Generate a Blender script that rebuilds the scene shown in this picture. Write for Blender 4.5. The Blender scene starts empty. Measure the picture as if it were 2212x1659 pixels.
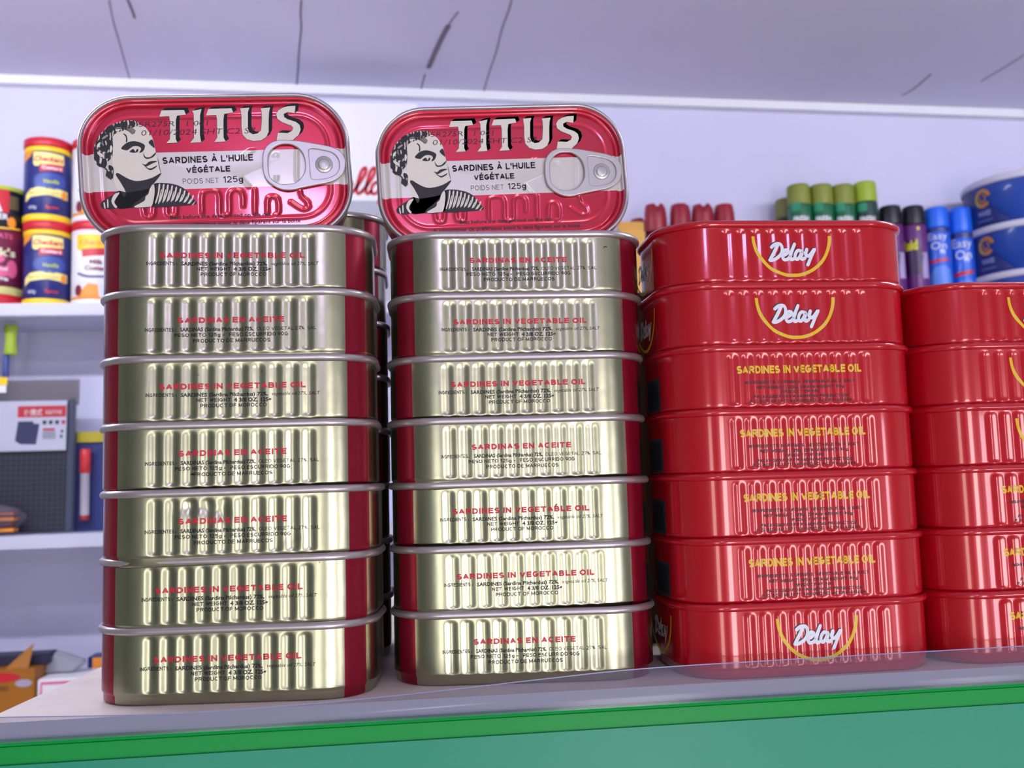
import bpy, bmesh, math, random
from mathutils import Vector, Matrix
random.seed(7)
PI = math.pi
SC = bpy.context.scene
COL = SC.collection

def S(r, g, b):
    f = lambda c: (c/255/12.92) if c/255 <= .04045 else ((c/255+.055)/1.055)**2.4
    return (f(r), f(g), f(b), 1.0)

# ---------------------------------------------------------------- camera
cam_d = bpy.data.cameras.new('camera'); cam = bpy.data.objects.new('camera', cam_d); COL.objects.link(cam)
cam.location = (0.059350, -0.384448, 0.077278)
cam.rotation_euler = (1.6693843, 0.0286389, -0.1177588)
cam_d.sensor_width = 36.0; cam_d.lens = 33.296
cam_d.clip_start = .01; cam_d.clip_end = 50
cam_d.dof.use_dof = True; cam_d.dof.focus_distance = .365; cam_d.dof.aperture_fstop = 20
SC.camera = cam
# ---------------------------------------------------------------- world, light, exposure
W_ = bpy.data.worlds.new('world'); SC.world = W_; W_.use_nodes = True
W_.node_tree.nodes['Background'].inputs[0].default_value = (.62, .72, 1, 1)
W_.node_tree.nodes['Background'].inputs[1].default_value = .35

def area(name, loc, rot, sx, sy, power, col):
    d = bpy.data.lights.new(name, 'AREA'); d.shape = 'RECTANGLE'; d.size = sx; d.size_y = sy
    d.energy = power; d.color = col
    o = bpy.data.objects.new(name, d); COL.objects.link(o); o.location = loc; o.rotation_euler = rot
    return o
# daylight standing in the two door leaves and the two small windows of the shop front behind the camera
area('doorway_daylight', (-.37, -2.33, -.50), (PI/2, 0, 0), .32, 1.46, 9.5, (1, .97, .92))
area('second_doorway_daylight', (.64, -2.33, -.50), (PI/2, 0, 0), .36, 1.46, 23, (1, .93, .95))
area('window_daylight', (1.62, -2.33, -.18), (PI/2, 0, 0), .32, .80, 11, (.95, .88, 1))
area('transom_daylight', (.05, -2.33, .75), (PI/2, 0, 0), .22, .19, 5.2, (.66, .54, 1))
SC.view_settings.view_transform = 'Standard'; SC.view_settings.look = 'None'
SC.view_settings.exposure = 0.0; SC.view_settings.gamma = 1.0; SC.view_settings.use_curve_mapping = False

# ---------------------------------------------------------------- materials
def mat(name, col, rough=.5, metal=0.0, coat=0.0, noise=0.0, nscale=40.0, bump=0.0, bscale=60.0, spec=.5):
    m = bpy.data.materials.new(name); m.use_nodes = True
    nt = m.node_tree; b = nt.nodes['Principled BSDF']
    b.inputs['Base Color'].default_value = col; b.inputs['Roughness'].default_value = rough
    b.inputs['Metallic'].default_value = metal; b.inputs['Coat Weight'].default_value = coat
    b.inputs['Coat Roughness'].default_value = .06; b.inputs['Specular IOR Level'].default_value = spec
    tc = None
    if noise or bump:
        tc = nt.nodes.new('ShaderNodeTexCoord')
    if noise:
        n = nt.nodes.new('ShaderNodeTexNoise'); n.inputs['Scale'].default_value = nscale; n.inputs['Detail'].default_value = 4
        nt.links.new(tc.outputs['Object'], n.inputs['Vector'])
        r = nt.nodes.new('ShaderNodeValToRGB')
        r.color_ramp.elements[0].position = .3; r.color_ramp.elements[1].position = .7
        r.color_ramp.elements[0].color = tuple(c*(1-noise) for c in col[:3]) + (1,)
        r.color_ramp.elements[1].color = tuple(min(1, c*(1+noise)) for c in col[:3]) + (1,)
        nt.links.new(n.outputs['Fac'], r.inputs['Fac']); nt.links.new(r.outputs['Color'], b.inputs['Base Color'])
    if bump:
        n = nt.nodes.new('ShaderNodeTexNoise'); n.inputs['Scale'].default_value = bscale; n.inputs['Detail'].default_value = 2
        nt.links.new(tc.outputs['Object'], n.inputs['Vector'])
        bp = nt.nodes.new('ShaderNodeBump'); bp.inputs['Strength'].default_value = 1; bp.inputs['Distance'].default_value = bump
        nt.links.new(n.outputs['Fac'], bp.inputs['Height']); nt.links.new(bp.outputs['Normal'], b.inputs['Normal'])
    return m

def node(nt, typ, **kw):
    n = nt.nodes.new(typ)
    for k, v in kw.items(): setattr(n, k, v)
    return n

def math_node(nt, op, a, b):
    n = node(nt, 'ShaderNodeMath', operation=op)
    for i, v in enumerate((a, b)):
        if hasattr(v, 'is_output'): nt.links.new(v, n.inputs[i])
        else: n.inputs[i].default_value = v
    return n.outputs[0]

GOLD = S(168, 168, 144); REDB = S(140, 18, 46)
def gold_body_mat():
    m = mat('gold_lacquered_tinplate', GOLD, .27, 1.0, bump=.00012, bscale=90)
    nt = m.node_tree; b = nt.nodes['Principled BSDF']
    uv = node(nt, 'ShaderNodeUVMap'); uv.uv_map = 'wall'
    sp = node(nt, 'ShaderNodeSeparateXYZ'); nt.links.new(uv.outputs[0], sp.inputs[0])
    u = sp.outputs[0]
    f = math_node(nt, 'MULTIPLY', math_node(nt, 'GREATER_THAN', u, .0426), math_node(nt, 'LESS_THAN', u, .0530))
    # thin scuffs and rust specks in the lacquer
    tc = node(nt, 'ShaderNodeTexCoord'); oi = node(nt, 'ShaderNodeObjectInfo')
    ad = node(nt, 'ShaderNodeVectorMath', operation='ADD'); nt.links.new(tc.outputs['Object'], ad.inputs[0]); nt.links.new(oi.outputs['Location'], ad.inputs[1])
    nz = node(nt, 'ShaderNodeTexNoise'); nz.inputs['Scale'].default_value = 260; nt.links.new(ad.outputs[0], nz.inputs['Vector'])
    rp = node(nt, 'ShaderNodeValToRGB'); rp.color_ramp.elements[0].position = .77; rp.color_ramp.elements[1].position = .80
    nt.links.new(nz.outputs['Fac'], rp.inputs['Fac'])
    n2 = node(nt, 'ShaderNodeTexNoise'); n2.inputs['Scale'].default_value = 45; nt.links.new(ad.outputs[0], n2.inputs['Vector'])
    m0 = node(nt, 'ShaderNodeMixRGB'); m0.inputs[1].default_value = tuple(c*.88 for c in GOLD[:3])+(1,); m0.inputs[2].default_value = tuple(min(1, c*1.1) for c in GOLD[:3])+(1,)
    nt.links.new(n2.outputs['Fac'], m0.inputs[0])
    m1 = node(nt, 'ShaderNodeMixRGB'); m1.inputs[2].default_value = S(92, 58, 38)
    nt.links.new(rp.outputs['Color'], m1.inputs[0]); nt.links.new(m0.outputs[0], m1.inputs[1])
    m2 = node(nt, 'ShaderNodeMixRGB'); m2.inputs[2].default_value = REDB
    nt.links.new(f, m2.inputs[0]); nt.links.new(m1.outputs[0], m2.inputs[1])
    nt.links.new(m2.outputs[0], b.inputs['Base Color'])
    mm = math_node(nt, 'SUBTRACT', 1.0, math_node(nt, 'MULTIPLY', f, .45)); nt.links.new(mm, b.inputs['Metallic'])
    return m

def lid_mat():
    m = mat('printed_lid', S(196, 40, 66), .3, .55, coat=.8)
    nt = m.node_tree; b = nt.nodes['Principled BSDF']
    tc = node(nt, 'ShaderNodeTexCoord'); sp = node(nt, 'ShaderNodeSeparateXYZ'); nt.links.new(tc.outputs['Object'], sp.inputs[0])
    y = sp.outputs[1]
    f = math_node(nt, 'MULTIPLY', math_node(nt, 'GREATER_THAN', y, -.0081), math_node(nt, 'LESS_THAN', y, .0070))
    mx = node(nt, 'ShaderNodeMixRGB'); mx.inputs[1].default_value = S(182, 28, 56); mx.inputs[2].default_value = S(206, 203, 198)
    nt.links.new(f, mx.inputs[0]); nt.links.new(mx.outputs[0], b.inputs['Base Color'])
    nt.links.new(math_node(nt, 'SUBTRACT', .6, math_node(nt, 'MULTIPLY', f, .45)), b.inputs['Metallic'])
    return m

def veil_mat(name, col, clear, rough=.12):
    m = bpy.data.materials.new(name); m.use_nodes = True; nt = m.node_tree
    b = nt.nodes['Principled BSDF']; b.inputs['Base Color'].default_value = col; b.inputs['Roughness'].default_value = rough
    t = node(nt, 'ShaderNodeBsdfTransparent'); mx = node(nt, 'ShaderNodeMixShader'); mx.inputs[0].default_value = 1-clear
    nt.links.new(t.outputs[0], mx.inputs[1]); nt.links.new(b.outputs[0], mx.inputs[2])
    nt.links.new(mx.outputs[0], nt.nodes['Material Output'].inputs[0])
    return m

M_gold = gold_body_mat(); M_lidp = lid_mat()
M_seam = mat('tin_seam', S(186, 178, 180), .32, .75, bump=.0001, bscale=150)
M_tinlid = mat('plain_tin', S(170, 166, 160), .3, 1.0)
M_redcan = mat('red_lacquer', S(182, 8, 30), .22, .1, coat=.6, spec=.4)
M_redtxt = mat('red_print', S(196, 36, 58), .45)
M_blk = mat('black_print', S(24, 24, 34), .5)
M_grey = mat('grey_print', S(96, 96, 104), .5)
M_cream = mat('cream_print', S(220, 216, 206), .4)
M_hair = mat('grey_print_hair', S(128, 126, 122), .5)
def _hair(m, sc, dist, stops):
    nt = m.node_tree; b = nt.nodes['Principled BSDF']; tc = node(nt, 'ShaderNodeTexCoord')
    wv = node(nt, 'ShaderNodeTexWave'); wv.inputs['Scale'].default_value = sc; wv.inputs['Distortion'].default_value = dist; wv.inputs['Detail'].default_value = 2; wv.inputs['Detail Scale'].default_value = 1.2
    nt.links.new(tc.outputs['Object'], wv.inputs['Vector'])
    r = node(nt, 'ShaderNodeValToRGB'); r.color_ramp.interpolation = 'CONSTANT'
    r.color_ramp.elements[0].color = stops[0][1]; r.color_ramp.elements[1].position = stops[1][0]; r.color_ramp.elements[1].color = stops[1][1]
    for p, c in stops[2:]: r.color_ramp.elements.new(p).color = c
    nt.links.new(wv.outputs['Fac'], r.inputs['Fac']); nt.links.new(r.outputs['Color'], b.inputs['Base Color'])
_hair(M_hair, 230, 7, [(0, S(26, 26, 34)), (.34, S(112, 110, 108)), (.62, S(170, 168, 160)), (.88, S(216, 212, 204))])
M_yel = mat('yellow_print', S(222, 186, 28), .4)
M_white = mat('white_print', S(222, 226, 240), .4)
M_alu = mat('aluminium_tab', S(188, 187, 187), .34, .55)
M_bar = mat('barcode_ground', S(48, 54, 70), .5)
M_wall = mat('painted_wall', S(210, 209, 236), .7, noise=.03, nscale=3)
M_ceil = mat('ceiling_board', S(222, 218, 238), .75, noise=.05, nscale=1.6)
M_trim = mat('white_trim', S(232, 232, 238), .5)
M_shelf = mat('white_shelf', S(206, 206, 224), .5, noise=.03, nscale=12)
M_dust = mat('dusty_shelf_paint', S(232, 219, 212), .55, noise=.06, nscale=60)
M_lip = mat('shelf_lip_paint', S(176, 178, 202), .4)
M_green = mat('green_plastic_strip', S(4, 150, 64), .4, spec=.2)
M_teal = mat('teal_price_channel', S(34, 146, 114), .36, bump=.0005, bscale=16, spec=.3)
M_film = veil_mat('clear_plastic_film', S(128, 130, 156), .78)
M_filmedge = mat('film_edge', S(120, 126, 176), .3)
M_floor = mat('concrete_floor', S(176, 170, 164), .6, noise=.1, nscale=4)
M_front = mat('shopfront_wall', S(200, 206, 194), .8)
M_person = mat('person_dark', S(46, 42, 46), .8)  # for the block in place of the person at the camera
M_crack = mat('ceiling_crack', S(112, 106, 122), .9)
M_scuff = mat('ceiling_scuff', S(128, 122, 136), .9)
M_seamc = mat('ceiling_seam', S(150, 146, 160), .9)

# ---------------------------------------------------------------- object helpers
def mesh(name, verts, faces, m, parent=None, smooth=True, mats=None, fm=None):
    me = bpy.data.meshes.new(name); me.from_pydata([tuple(v) for v in verts], [], faces)
    for x in (mats or [m]): me.materials.append(x)
    if fm: me.polygons.foreach_set('material_index', fm)
    me.polygons.foreach_set('use_smooth', [smooth]*len(me.polygons)); me.update()
    o = bpy.data.objects.new(name, me); COL.objects.link(o)
    if parent: o.parent = parent
    return o

def tag(o, label=None, cat=None, group=None, kind=None):
    if label: o['label'] = label
    if cat: o['category'] = cat
    if group: o['group'] = group
    if kind: o['kind'] = kind
    return o

def thing(name, label, cat, loc=(0, 0, 0), rz=0.0, group=None):
    o = bpy.data.objects.new(name, None); o.empty_display_size = .02; COL.objects.link(o)
    o.location = loc; o.rotation_euler = (0, 0, rz)
    return tag(o, label, cat, group)

def dup(root, loc, rot, label, group=None, skip=()):
    r = root.copy(); COL.objects.link(r); r.location = loc; r.rotation_euler = rot; r['label'] = label
    if group: r['group'] = group
    for ch in root.children:
        if ch.name.split('.')[0] in skip: continue
        c = ch.copy(); COL.objects.link(c); c.parent = r
        for g in ch.children:
            d = g.copy(); COL.objects.link(d); d.parent = c
    return r

def box(name, x0, x1, y0, y1, z0, z1, m, parent=None, bev=0.0):
    bm = bmesh.new(); bmesh.ops.create_cube(bm, size=1)
    for v in bm.verts:
        v.co = Vector(((x0+x1)/2+v.co.x*(x1-x0), (y0+y1)/2+v.co.y*(y1-y0), (z0+z1)/2+v.co.z*(z1-z0)))
    if bev: bmesh.ops.bevel(bm, geom=bm.edges[:], offset=bev, segments=2, affect='EDGES')
    me = bpy.data.meshes.new(name); bm.to_mesh(me); bm.free(); me.materials.append(m)
    o = bpy.data.objects.new(name, me); COL.objects.link(o)
    if parent: o.parent = parent
    return o

def lathe(name, prof, m, parent=None, n=40, smooth=True, at=(0, 0)):
    vs, fs = [], []
    for r, z in prof:
        for i in range(n):
            a = 2*PI*i/n; vs.append((at[0]+r*math.cos(a), at[1]+r*math.sin(a), z))
    for j in range(len(prof)-1):
        for i in range(n):
            k = (i+1) % n; fs.append((j*n+i, j*n+k, (j+1)*n+k, (j+1)*n+i))
    fs.append(tuple(range(n-1, -1, -1))); fs.append(tuple((len(prof)-1)*n+i for i in range(n)))
    o = mesh(name, vs, fs, m, parent, smooth)
    o.data.polygons[-1].use_smooth = False; o.data.polygons[-2].use_smooth = False
    return o

# flat shapes: a shape is (list of 2D points, list of faces)
def poly(pts): return (list(pts), [tuple(range(len(pts)))])

def txt(s, x0, x1, y0, cap, bold=0.0, shear=0.0, res=2, skew=0.0):
    """lettering s set between x0 and x1 on the baseline y0 with the given capital height"""
    c = bpy.data.curves.new('t', 'FONT'); c.body = s; c.size = 1; c.resolution_u = res; c.offset = bold; c.shear = shear
    c.fill_mode = 'FRONT'
    o = bpy.data.objects.new('t', c); COL.objects.link(o)
    dg = bpy.context.evaluated_depsgraph_get(); ev = o.evaluated_get(dg); me = ev.to_mesh()
    P = [(v.co.x, v.co.y) for v in me.vertices]; F = [tuple(p.vertices) for p in me.polygons]
    ev.to_mesh_clear(); bpy.data.objects.remove(o); bpy.data.curves.remove(c)
    mx = min(p[0] for p in P); Mx = max(p[0] for p in P)
    ch = .729
    return ([(x0+(p[0]-mx)/(Mx-mx)*(x1-x0), y0+p[1]/ch*cap+skew*(p[0]-mx)/(Mx-mx)) for p in P], F)

def smooth_line(pts, n=5, closed=False):
    out = []; N = len(pts)
    for i in range(N if closed else N-1):
        g = lambda k: pts[k % N] if closed else pts[min(max(k, 0), N-1)]
        p0, p1, p2, p3 = g(i-1), g(i), g(i+1), g(i+2)
        for j in range(n):
            t = j/n
            out.append(tuple(.5*(2*b+(c-a)*t+(2*a-5*b+4*c-d)*t*t+(3*b-a-3*c+d)*t**3) for a, b, c, d in zip(p0, p1, p2, p3)))
    if not closed: out.append(tuple(pts[-1]))
    return out

def stroke(pts, w, n=5, sm=True):
    """brush stroke of width w along pts, with round ends"""
    L = smooth_line(pts, n) if sm else list(pts)
    V, F = [], []
    for i, p in enumerate(L):
        a = L[max(i-1, 0)]; b = L[min(i+1, len(L)-1)]
        dx, dy = b[0]-a[0], b[1]-a[1]; l = math.hypot(dx, dy) or 1
        V += [(p[0]-dy/l*w/2, p[1]+dx/l*w/2), (p[0]+dy/l*w/2, p[1]-dx/l*w/2)]
    for i in range(len(L)-1): F.append((2*i, 2*i+1, 2*i+3, 2*i+2))
    for e in (L[0], L[-1]):
        b = len(V); V += [(e[0]+w/2*math.cos(k*PI/5), e[1]+w/2*math.sin(k*PI/5)) for k in range(10)]; F.append(tuple(range(b, b+10)))
    return (V, F)

def disc(cx, cy, rx, ry, n=28): return poly([(cx+rx*math.cos(2*PI*i/n), cy+ry*math.sin(2*PI*i/n)) for i in range(n)])
def rect(x0, x1, y0, y1): return poly([(x0, y0), (x1, y0), (x1, y1), (x0, y1)])
def ringshape(cx, cy, r1, r0, a0=0, a1=2*PI, n=28):
    V, F = [], []
    for i in range(n+1):
        a = a0+(a1-a0)*i/n; V += [(cx+r1*math.cos(a), cy+r1*math.sin(a)), (cx+r0*math.cos(a), cy+r0*math.sin(a))]
    for i in range(n): F.append((2*i, 2*i+1, 2*i+3, 2*i+2))
    return (V, F)
def moved(sh, dx, dy, k=1.0): return ([(p[0]*k+dx, p[1]*k+dy) for p in sh[0]], sh[1])

def decal(name, shapes, fn, m, parent=None, cutx=0.0, cuty=0.0):
    """print shapes on a surface: fn maps a flat point to the surface in space"""
    bm = bmesh.new()
    for V, F in shapes:
        vs = [bm.verts.new((p[0], p[1], 0)) for p in V]
        for f in F:
            try: bm.faces.new([vs[i] for i in f])
            except ValueError: pass
    bmesh.ops.triangulate(bm, faces=[f for f in bm.faces if len(f.verts) > 4])
    for ax, cut in ((0, cutx), (1, cuty)):
        if not cut: continue
        lo = min(v.co[ax] for v in bm.verts); hi = max(v.co[ax] for v in bm.verts)
        for k in range(math.floor(lo/cut)+1, math.ceil(hi/cut)):
            c = Vector((0, 0, 0)); c[ax] = k*cut; nn = Vector((0, 0, 0)); nn[ax] = 1
            bmesh.ops.bisect_plane(bm, geom=bm.verts[:]+bm.edges[:]+bm.faces[:], dist=1e-9, plane_co=c, plane_no=nn)
    for f in bm.faces:
        if f.normal.z < 0: f.normal_flip()
    for v in bm.verts: v.co = Vector(fn(v.co.x, v.co.y))
    me = bpy.data.meshes.new(name); bm.to_mesh(me); bm.free(); me.materials.append(m)
    o = bpy.data.objects.new(name, me); COL.objects.link(o)
    if parent: o.parent = parent
    return o

def structure(o): o['kind'] = 'structure'; return o
# block capitals drawn as flat strokes: each glyph is (width, list of centre lines) on a cap height of 1
def _arc(cx, cy, rx, ry, a0, a1, n=10): return [(cx+rx*math.cos(math.radians(a0+(a1-a0)*i/n)), cy+ry*math.sin(math.radians(a0+(a1-a0)*i/n))) for i in range(n+1)]
GL = {
 'A': (.74, [[(0, 0), (.37, 1), (.74, 0)], [(.14, .3), (.6, .3)]]), 'B': (.66, [[(0, 0), (0, 1), (.36, 1)]+_arc(.36, .76, .24, .24, 90, -90)+[(0, .52)], [(.36, .52)]+_arc(.38, .26, .28, .26, 90, -90)+[(0, 0)]]),
 'C': (.72, [_arc(.37, .5, .37, .5, 50, 310, 16)]), 'D': (.7, [[(0, 0), (0, 1), (.3, 1)]+_arc(.3, .5, .4, .5, 90, -90, 14)+[(0, 0)]]), 'E': (.58, [[(.58, 1), (0, 1), (0, 0), (.58, 0)], [(0, .52), (.52, .52)]]),
 'F': (.54, [[(.54, 1), (0, 1), (0, 0)], [(0, .5), (.48, .5)]]), 'G': (.76, [_arc(.38, .5, .38, .5, 50, 340, 16)+[(.76, .46), (.44, .46)]]), 'H': (.68, [[(0, 0), (0, 1)], [(.68, 0), (.68, 1)], [(0, .52), (.68, .52)]]),
 'I': (.0, [[(0, 0), (0, 1)]]), 'K': (.68, [[(0, 0), (0, 1)], [(.66, 1), (0, .4)], [(.2, .56), (.68, 0)]]), 'L': (.52, [[(0, 1), (0, 0), (.52, 0)]]), 'M': (.8, [[(0, 0), (0, 1), (.4, .1), (.8, 1), (.8, 0)]]),
 'N': (.68, [[(0, 0), (0, 1), (.68, 0), (.68, 1)]]), 'O': (.8, [_arc(.4, .5, .4, .5, 0, 360, 24)]), 'P': (.62, [[(0, 0), (0, 1), (.34, 1)]+_arc(.34, .73, .28, .27, 90, -90)+[(0, .46)]]),
 'Q': (.8, [_arc(.4, .5, .4, .5, 0, 360, 24), [(.5, .25), (.8, -.04)]]), 'R': (.68, [[(0, 0), (0, 1), (.36, 1)]+_arc(.36, .75, .27, .25, 90, -90)+[(0, .5)], [(.36, .5), (.66, 0)]]),
 'S': (.64, [_arc(.32, .74, .3, .26, 35, 270, 12)+_arc(.32, .25, .32, .25, 90, -150, 12)]), 'T': (.64, [[(0, 1), (.64, 1)], [(.32, 1), (.32, 0)]]), 'U': (.68, [[(0, 1), (0, .34)]+_arc(.34, .34, .34, .34, 180, 360, 12)+[(.68, 1)]]),
 'V': (.72, [[(0, 1), (.36, 0), (.72, 1)]]), 'W': (1.04, [[(0, 1), (.26, 0), (.52, 1), (.78, 0), (1.04, 1)]]), 'X': (.68, [[(0, 0), (.68, 1)], [(0, 1), (.68, 0)]]), 'Y': (.68, [[(0, 1), (.34, .45), (.68, 1)], [(.34, .45), (.34, 0)]]), 'Z': (.6, [[(0, 1), (.6, 1), (0, 0), (.6, 0)]]),
 '0': (.58, [_arc(.29, .5, .29, .5, 0, 360, 20)]), '1': (.3, [[(0, .78), (.3, 1), (.3, 0)]]), '2': (.58, [_arc(.29, .72, .29, .28, 165, -40, 12)+[(0, 0), (.58, 0)]]), '3': (.58, [_arc(.28, .75, .27, .25, 150, -90, 10)+_arc(.28, .25, .3, .25, 90, -150, 10)]),
 '4': (.6, [[(.44, 0), (.44, 1), (0, .3), (.6, .3)]]), '5': (.58, [[(.52, 1), (.08, 1), (.03, .52)]+_arc(.28, .32, .3, .32, 120, -150, 12)]), '7': (.56, [[(0, 1), (.56, 1), (.2, 0)]]), '8': (.58, [_arc(.29, .75, .25, .25, 0, 360, 16), _arc(.29, .25, .29, .25, 0, 360, 16)]),
 '9': (.58, [_arc(.29, .68, .29, .32, 0, 360, 16), [(.58, .68), (.56, .3), (.3, 0)]]), 'g': (.52, [_arc(.26, .34, .26, .32, 0, 360, 16), [(.52, .66), (.52, -.05)]+_arc(.26, -.08, .26, .24, 0, -160, 8)]),
 "'": (.0, [[(0, 1), (0, .74)]]), '-': (.3, [[(0, .4), (.3, .4)]]), ':': (.0, [[(0, 0), (0, .06)], [(0, .5), (0, .56)]]), '.': (.0, [[(0, 0), (0, .06)]]), ',': (.05, [[(.05, .04), (0, -.14)]]), '/': (.36, [[(0, 0), (.36, 1)]]),
 '%': (.8, [_arc(.16, .78, .16, .2, 0, 360, 12), _arc(.64, .22, .16, .2, 0, 360, 12), [(.2, 0), (.6, 1)]]), '&': (.7, [[(.7, .4), (.4, 0), (.1, .1), (.05, .35), (.45, .75), (.4, 1), (.15, .95), (.15, .75), (.7, 0)]]), '(': (.2, [_arc(.5, .5, .5, .7, 130, 230, 8)]), ')': (.2, [_arc(-.3, .5, .5, .7, 50, -50, 8)]),
}
def caps(s, x0, x1, y0, cap, w=.2, gap=.16, space=.42, slope=0.0, shear=0.0):
    """block lettering of stroke weight w (of the cap height) set between x0 and x1"""
    ac = {'À': ('A', -1), 'É': ('E', 1)}
    pen = w/2; L = []
    for ch in s:
        if ch == ' ': pen += space; continue
        base, dirn = ac.get(ch, (ch, 0))
        wd, ls = GL[base]
        for l in ls: L.append([(pen+x, w/2+y*(1-w)) for x, y in l])
        if dirn: L.append([(pen+wd/2-.12*dirn, 1.08), (pen+wd/2+.12*dirn, 1.3)])
        pen += wd+w+gap
    tot = pen-gap-w/2; kx = (x1-x0)/tot; V, F = [], []
    def put_(q):
        b = len(V)
        for x, y in q: V.append((x0+x*kx+shear*y*cap, y0+y*cap+slope*x*kx))
        F.append(tuple(range(b, b+len(q))))
    for l in L:
        n = len(l)
        for i in range(n-1):
            (ax, ay), (bx, by) = l[i], l[i+1]
            dx, dy = bx-ax, by-ay; d = math.hypot(dx, dy) or 1; dx /= d; dy /= d
            e0 = 0 if i == 0 else .2*w; e1 = 0 if i == n-2 else .2*w
            if i == 0 and abs(dx*dy) < 1e-3: e0 = w/2
            if i == n-2 and abs(dx*dy) < 1e-3: e1 = w/2
            if 0 < i and abs(dx*dy) < 1e-3 and d > .3: e0 = w/2
            if i < n-2 and abs(dx*dy) < 1e-3 and d > .3: e1 = w/2
            ax -= dx*e0; ay -= dy*e0; bx += dx*e1; by += dy*e1; h = w/2
            put_([(ax+dy*h, ay-dx*h), (bx+dy*h, by-dx*h), (bx-dy*h, by+dx*h), (ax-dy*h, ay+dx*h)])
    return (V, F)
# ================================================================ room
ZF = -1.25
structure(box('floor', -2.9, 3.1, -2.6, 1.6, ZF-.1, ZF, M_floor))
# ceiling: sags very slightly to the right
def cz(x): return .8742-(x+.7)*.0146
cl = structure(mesh('ceiling', [(-2.9, -2.6, cz(-2.9)), (3.1, -2.6, cz(3.1)), (3.1, 1.6, cz(3.1)), (-2.9, 1.6, cz(-2.9)),
     (-2.9, -2.6, 1.05), (3.1, -2.6, 1.05), (3.1, 1.6, 1.05), (-2.9, 1.6, 1.05)],
     [(0, 3, 2, 1), (4, 5, 6, 7), (0, 1, 5, 4), (1, 2, 6, 5), (2, 3, 7, 6), (3, 0, 4, 7)], M_ceil, smooth=False))
structure(box('wall_back', -2.9, 3.1, 1.485, 1.6, ZF, .95, M_wall))
structure(box('wall_left', -2.9, -2.75, -2.4, 1.485, ZF, .95, M_front))
structure(box('wall_right', 2.95, 3.1, -2.4, 1.485, ZF, .95, M_front))
# shop front behind the camera: a doorway and a window let the daylight in
fw = structure(mesh('wall_front', *(lambda B: ([v for b in B for v in [(b[0], -2.4, b[2]), (b[1], -2.4, b[2]), (b[1], -2.2, b[2]), (b[0], -2.2, b[2]), (b[0], -2.4, b[3]), (b[1], -2.4, b[3]), (b[1], -2.2, b[3]), (b[0], -2.2, b[3])]],
     [tuple(8*k+i for i in f) for k in range(len(B)) for f in [(0, 3, 2, 1), (4, 5, 6, 7), (0, 1, 5, 4), (1, 2, 6, 5), (2, 3, 7, 6), (3, 0, 4, 7)]]))(
     [(-2.75, -.53, ZF, .9), (-.53, -.21, .23, .9), (-.21, .46, ZF, .64), (-.21, -.08, .64, .9), (.18, .46, .64, .9), (-.08, .18, .855, .9), (.46, .82, .23, .9), (.82, 1.46, ZF, .9), (1.46, 1.78, ZF, -.58), (1.46, 1.78, .22, .9), (1.78, 2.95, ZF, .9)]), M_front, smooth=False))
structure(box('person_block', -.19, .44, -2.2, -2.1, ZF, .50, M_person))  # added dark block in place of the person at the camera, for reflections
# unseen blocker left of the display, added to keep doorway light off the wall
structure(box('light_blocker', -2.75, -.56, .25, .33, ZF, .22, M_front))
# ceiling trim along the back wall
def strip(name, y0, y1, d0, d1, m):
    v = []
    for x in (-2.75, 2.95):
        z = cz(x); v += [(x, y0, z-d0), (x, y1, z-d0), (x, y1, z-d1), (x, y0, z-d1)]
    return mesh(name, v, [(0, 1, 2, 3), (4, 7, 6, 5), (0, 4, 5, 1), (1, 5, 6, 2), (2, 6, 7, 3), (3, 7, 4, 0)], m, smooth=False)
structure(strip('trim_1', 1.462, 1.485, -.01, .017, M_trim))
# cracks, scuffs and the panel seam of the ceiling
def ceil_line(name, pts, w):
    m = {'scuff': M_scuff, 'seam': M_seamc}.get(name, M_crack)
    s = stroke(pts, w, 4)
    o = decal(name, [s], lambda a, b: (a, b, cz(a)-.0006), m, cl); o['kind'] = 'structure'
    return o
ceil_line('crack', [(-0.397, 1.153), (-0.411, 1.225), (-0.423, 1.303), (-0.437, 1.39), (-0.451, 1.48)], 0.002)
ceil_line('crack', [(-0.367, 1.15), (-0.369, 1.181), (-0.372, 1.21)], 0.004)
ceil_line('crack', [(-0.087, 1.125), (-0.093, 1.172), (-0.097, 1.222), (-0.11, 1.313), (-0.12, 1.392), (-0.131, 1.471)], 0.003)
ceil_line('scuff', [(0.157, 1.191), (0.148, 1.235), (0.138, 1.295), (0.128, 1.361)], 0.01)
ceil_line('scuff', [(0.171, 1.14), (0.161, 1.173), (0.155, 1.199)], 0.003)
ceil_line('scuff', [(0.122, 1.392), (0.118, 1.436), (0.115, 1.477)], 0.003)
ceil_line('seam', [(0.256, 1.093), (0.255, 1.132), (0.251, 1.191), (0.25, 1.281), (0.245, 1.382), (0.242, 1.5)], 0.0035)
ceil_line('crack', [(1.246, 1.209), (1.244, 1.258), (1.238, 1.33)], 0.003)
ceil_line('scuff', [(1.116, 1.307), (1.12, 1.374), (1.114, 1.409)], 0.004)

# ---------------------------------------------------------------- shelves on the back wall
def board(label, x0, x1, y0, y1, z0, z1, m=M_shelf):
    o = box('wall_shelf', x0, x1, y0, y1, z0, z1, m, bev=.0015); return tag(o, label, 'shelf', 'white wall shelves')
board('white wall shelf carrying the custard tins and spray cans', -2.7, 1.172, 1.31, 1.485, .378, .40)
board('short white wall shelf under the stacked blue tubs', 1.19, 2.2, 1.26, 1.485, .335, .3535)
board('white wall shelf below the custard tins, carrying the blister packs', -2.7, 2.2, 1.31, 1.485, -.0195, .0035)
board('lowest white shelf, behind the counter, carrying the yellow carton', -2.7, 2.2, 1.12, 1.485, -.42, -.40)
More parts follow.
